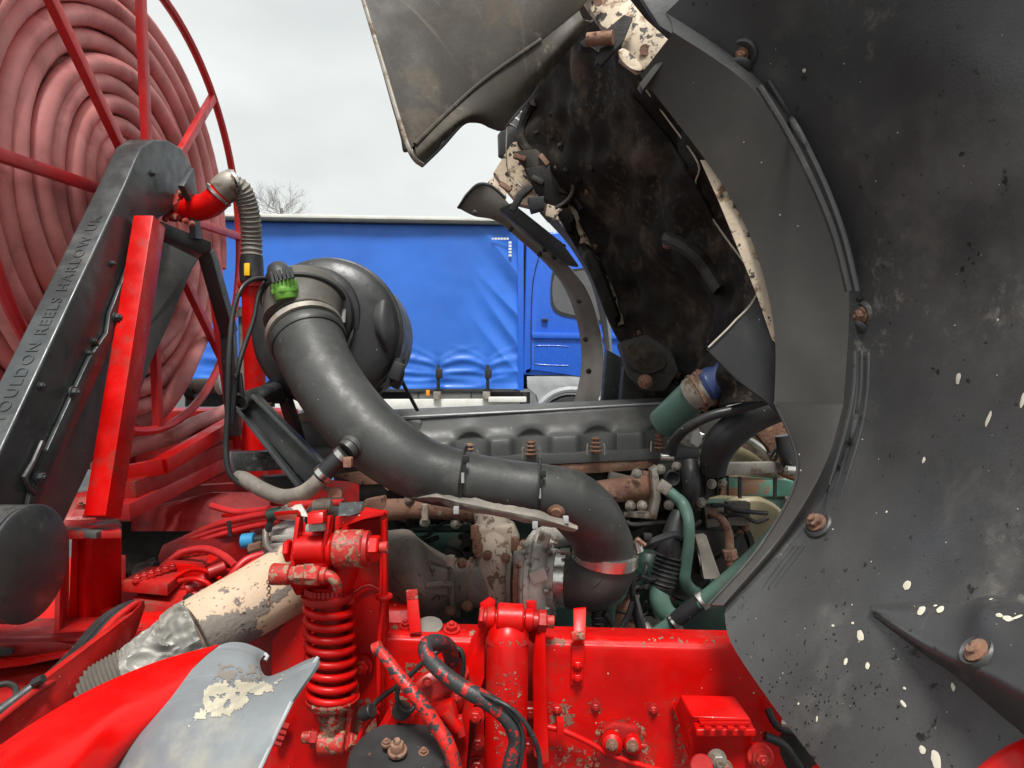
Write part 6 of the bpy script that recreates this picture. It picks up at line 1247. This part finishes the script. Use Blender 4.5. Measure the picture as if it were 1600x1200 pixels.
part('blue_plug', MB().cyl(P(378, 846, 1.80), P(398, 844, 1.80), .020, 14), 'cyan', T)
part('plug_tail', MB().cyl(P(398, 844, 1.80), P(412, 843, 1.80), .013, 12), 'black', T)
part('brown_fitting', MB().cyl(P(390, 860, 1.78), P(410, 854, 1.78), .016, 8), 'rust', T)
part('alloy_body', MB().prism(pp((412, 830, 1.78), (462, 826, 1.74), (466, 880, 1.72), (440, 885, 1.72), (412, 875, 1.78)), (0, .15, 0)), 'alu', T, bev=.01, seg=3)
for k in range(3): part('alloy_rib', MB().beam(P(412, 842+k*12, 1.76), P(462, 838+k*12, 1.72), .012, .012), 'alu', T, bev=.003)
part('pipe_run', MB().ptube([(415, 828, 1.74, 5), (416, 850, 1.72, 5), (430, 866, 1.7, 5), (448, 874, 1.68, 5)], 10), 'dullsteel', T)
part('pipe_run', MB().ptube([(425, 808, 1.74, 5), (418, 830, 1.74, 6)], 10), 'black', T)
part('green_fitting', MB().cyl(P(418, 806, 1.74), P(440, 800, 1.74), .016, 10), 'dkgreen', T)
part('torn_plate', MB().prism(pp((430, 800, 1.6), (452, 784, 1.6), (478, 800, 1.58), (474, 818, 1.58), (440, 812, 1.6)), (0, .01, 0)), 'alu', T, bev=.002)
T = thing('far_chassis_rail', 'far red chassis members seen in the dark between reel and gearbox', 'chassis rail', P(300, 830, 2.6))
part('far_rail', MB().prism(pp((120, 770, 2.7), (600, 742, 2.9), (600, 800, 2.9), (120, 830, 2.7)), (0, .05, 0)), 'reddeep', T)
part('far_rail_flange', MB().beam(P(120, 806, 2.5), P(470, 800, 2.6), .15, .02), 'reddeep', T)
part('far_cross_member', MB().prism(pp((180, 815, 2.55), (560, 800, 2.6), (560, 1000, 2.6), (180, 1000, 2.5)), (0, .05, 0)), 'soot', T)
part('far_upright', MB().prism(pp((380, 640, 2.62), (404, 640, 2.62), (412, 760, 2.6), (372, 760, 2.6)), (0, .05, 0)), 'red', T, bev=.004)
part('far_shelf', MB().prism(pp((205, 800, 2.35), (330, 770, 2.6), (420, 770, 2.6), (420, 830, 2.5), (205, 830, 2.35)), (0, .02, 0)), 'reddeep', T)
part('far_ledge', MB().beam(P(355, 805, 2.2), P(430, 798, 2.0), .04, .012), 'red', T, bev=.002)
T = thing('far_red_tank', 'rounded red panel and fittings low behind the reel', 'tank', P(330, 640, 3.3))
part('panel', MB().prism(pp((150, 640, 3.4), (440, 640, 3.4), (440, 800, 3.4), (150, 800, 3.4)), (0, .3, 0)), 'reddirty', T, bev=.03)
part('fitting', MB().cyl(P(300, 604, 3.2), P(345, 602, 3.2), .035, 16), 'shield', T)
part('fitting', MB().cyl(P(292, 612, 3.2), P(306, 610, 3.2), .045, 16), 'black', T)
part('fitting', MB().cyl(P(340, 602, 3.18), P(350, 601, 3.18), .045, 16), 'white', T)

# grime lodged on the red parts
for k, (nm, poly, th) in enumerate((('cab_damper', [(762, 996), (826, 996), (826, 1012), (762, 1010)], .5), ('cab_damper', [(765, 1040), (825, 1040), (825, 1200), (765, 1200)], .74), ('cab_mount_bracket', [(540, 1085), (600, 1080), (600, 1200), (545, 1200)], .5), ('cab_mount_bracket', [(545, 830), (600, 820), (598, 870), (560, 872)], .5), ('coil_spring_strut', [(484, 1090), (552, 1090), (545, 1180), (492, 1180)], .42))):
    o_ = bpy.data.objects[nm]; mb_ = MB()
    for c in o_.children:
        if c.type == 'MESH' and c.name.split('.')[0] in ('cylinder', 'top_cap', 'back_plate', 'clevis', 'lower_seat'): mb_.add([V(w_.co)+V(o_.location) for w_ in c.data.vertices], [tuple(p_.vertices) for p_ in c.data.polygons])
    stain('mud_crust', bvh(mb_), poly, 'rusttrim' if k % 2 else 'rust', o_, step=1.8, th=th, sc=.14, seed=k+60)
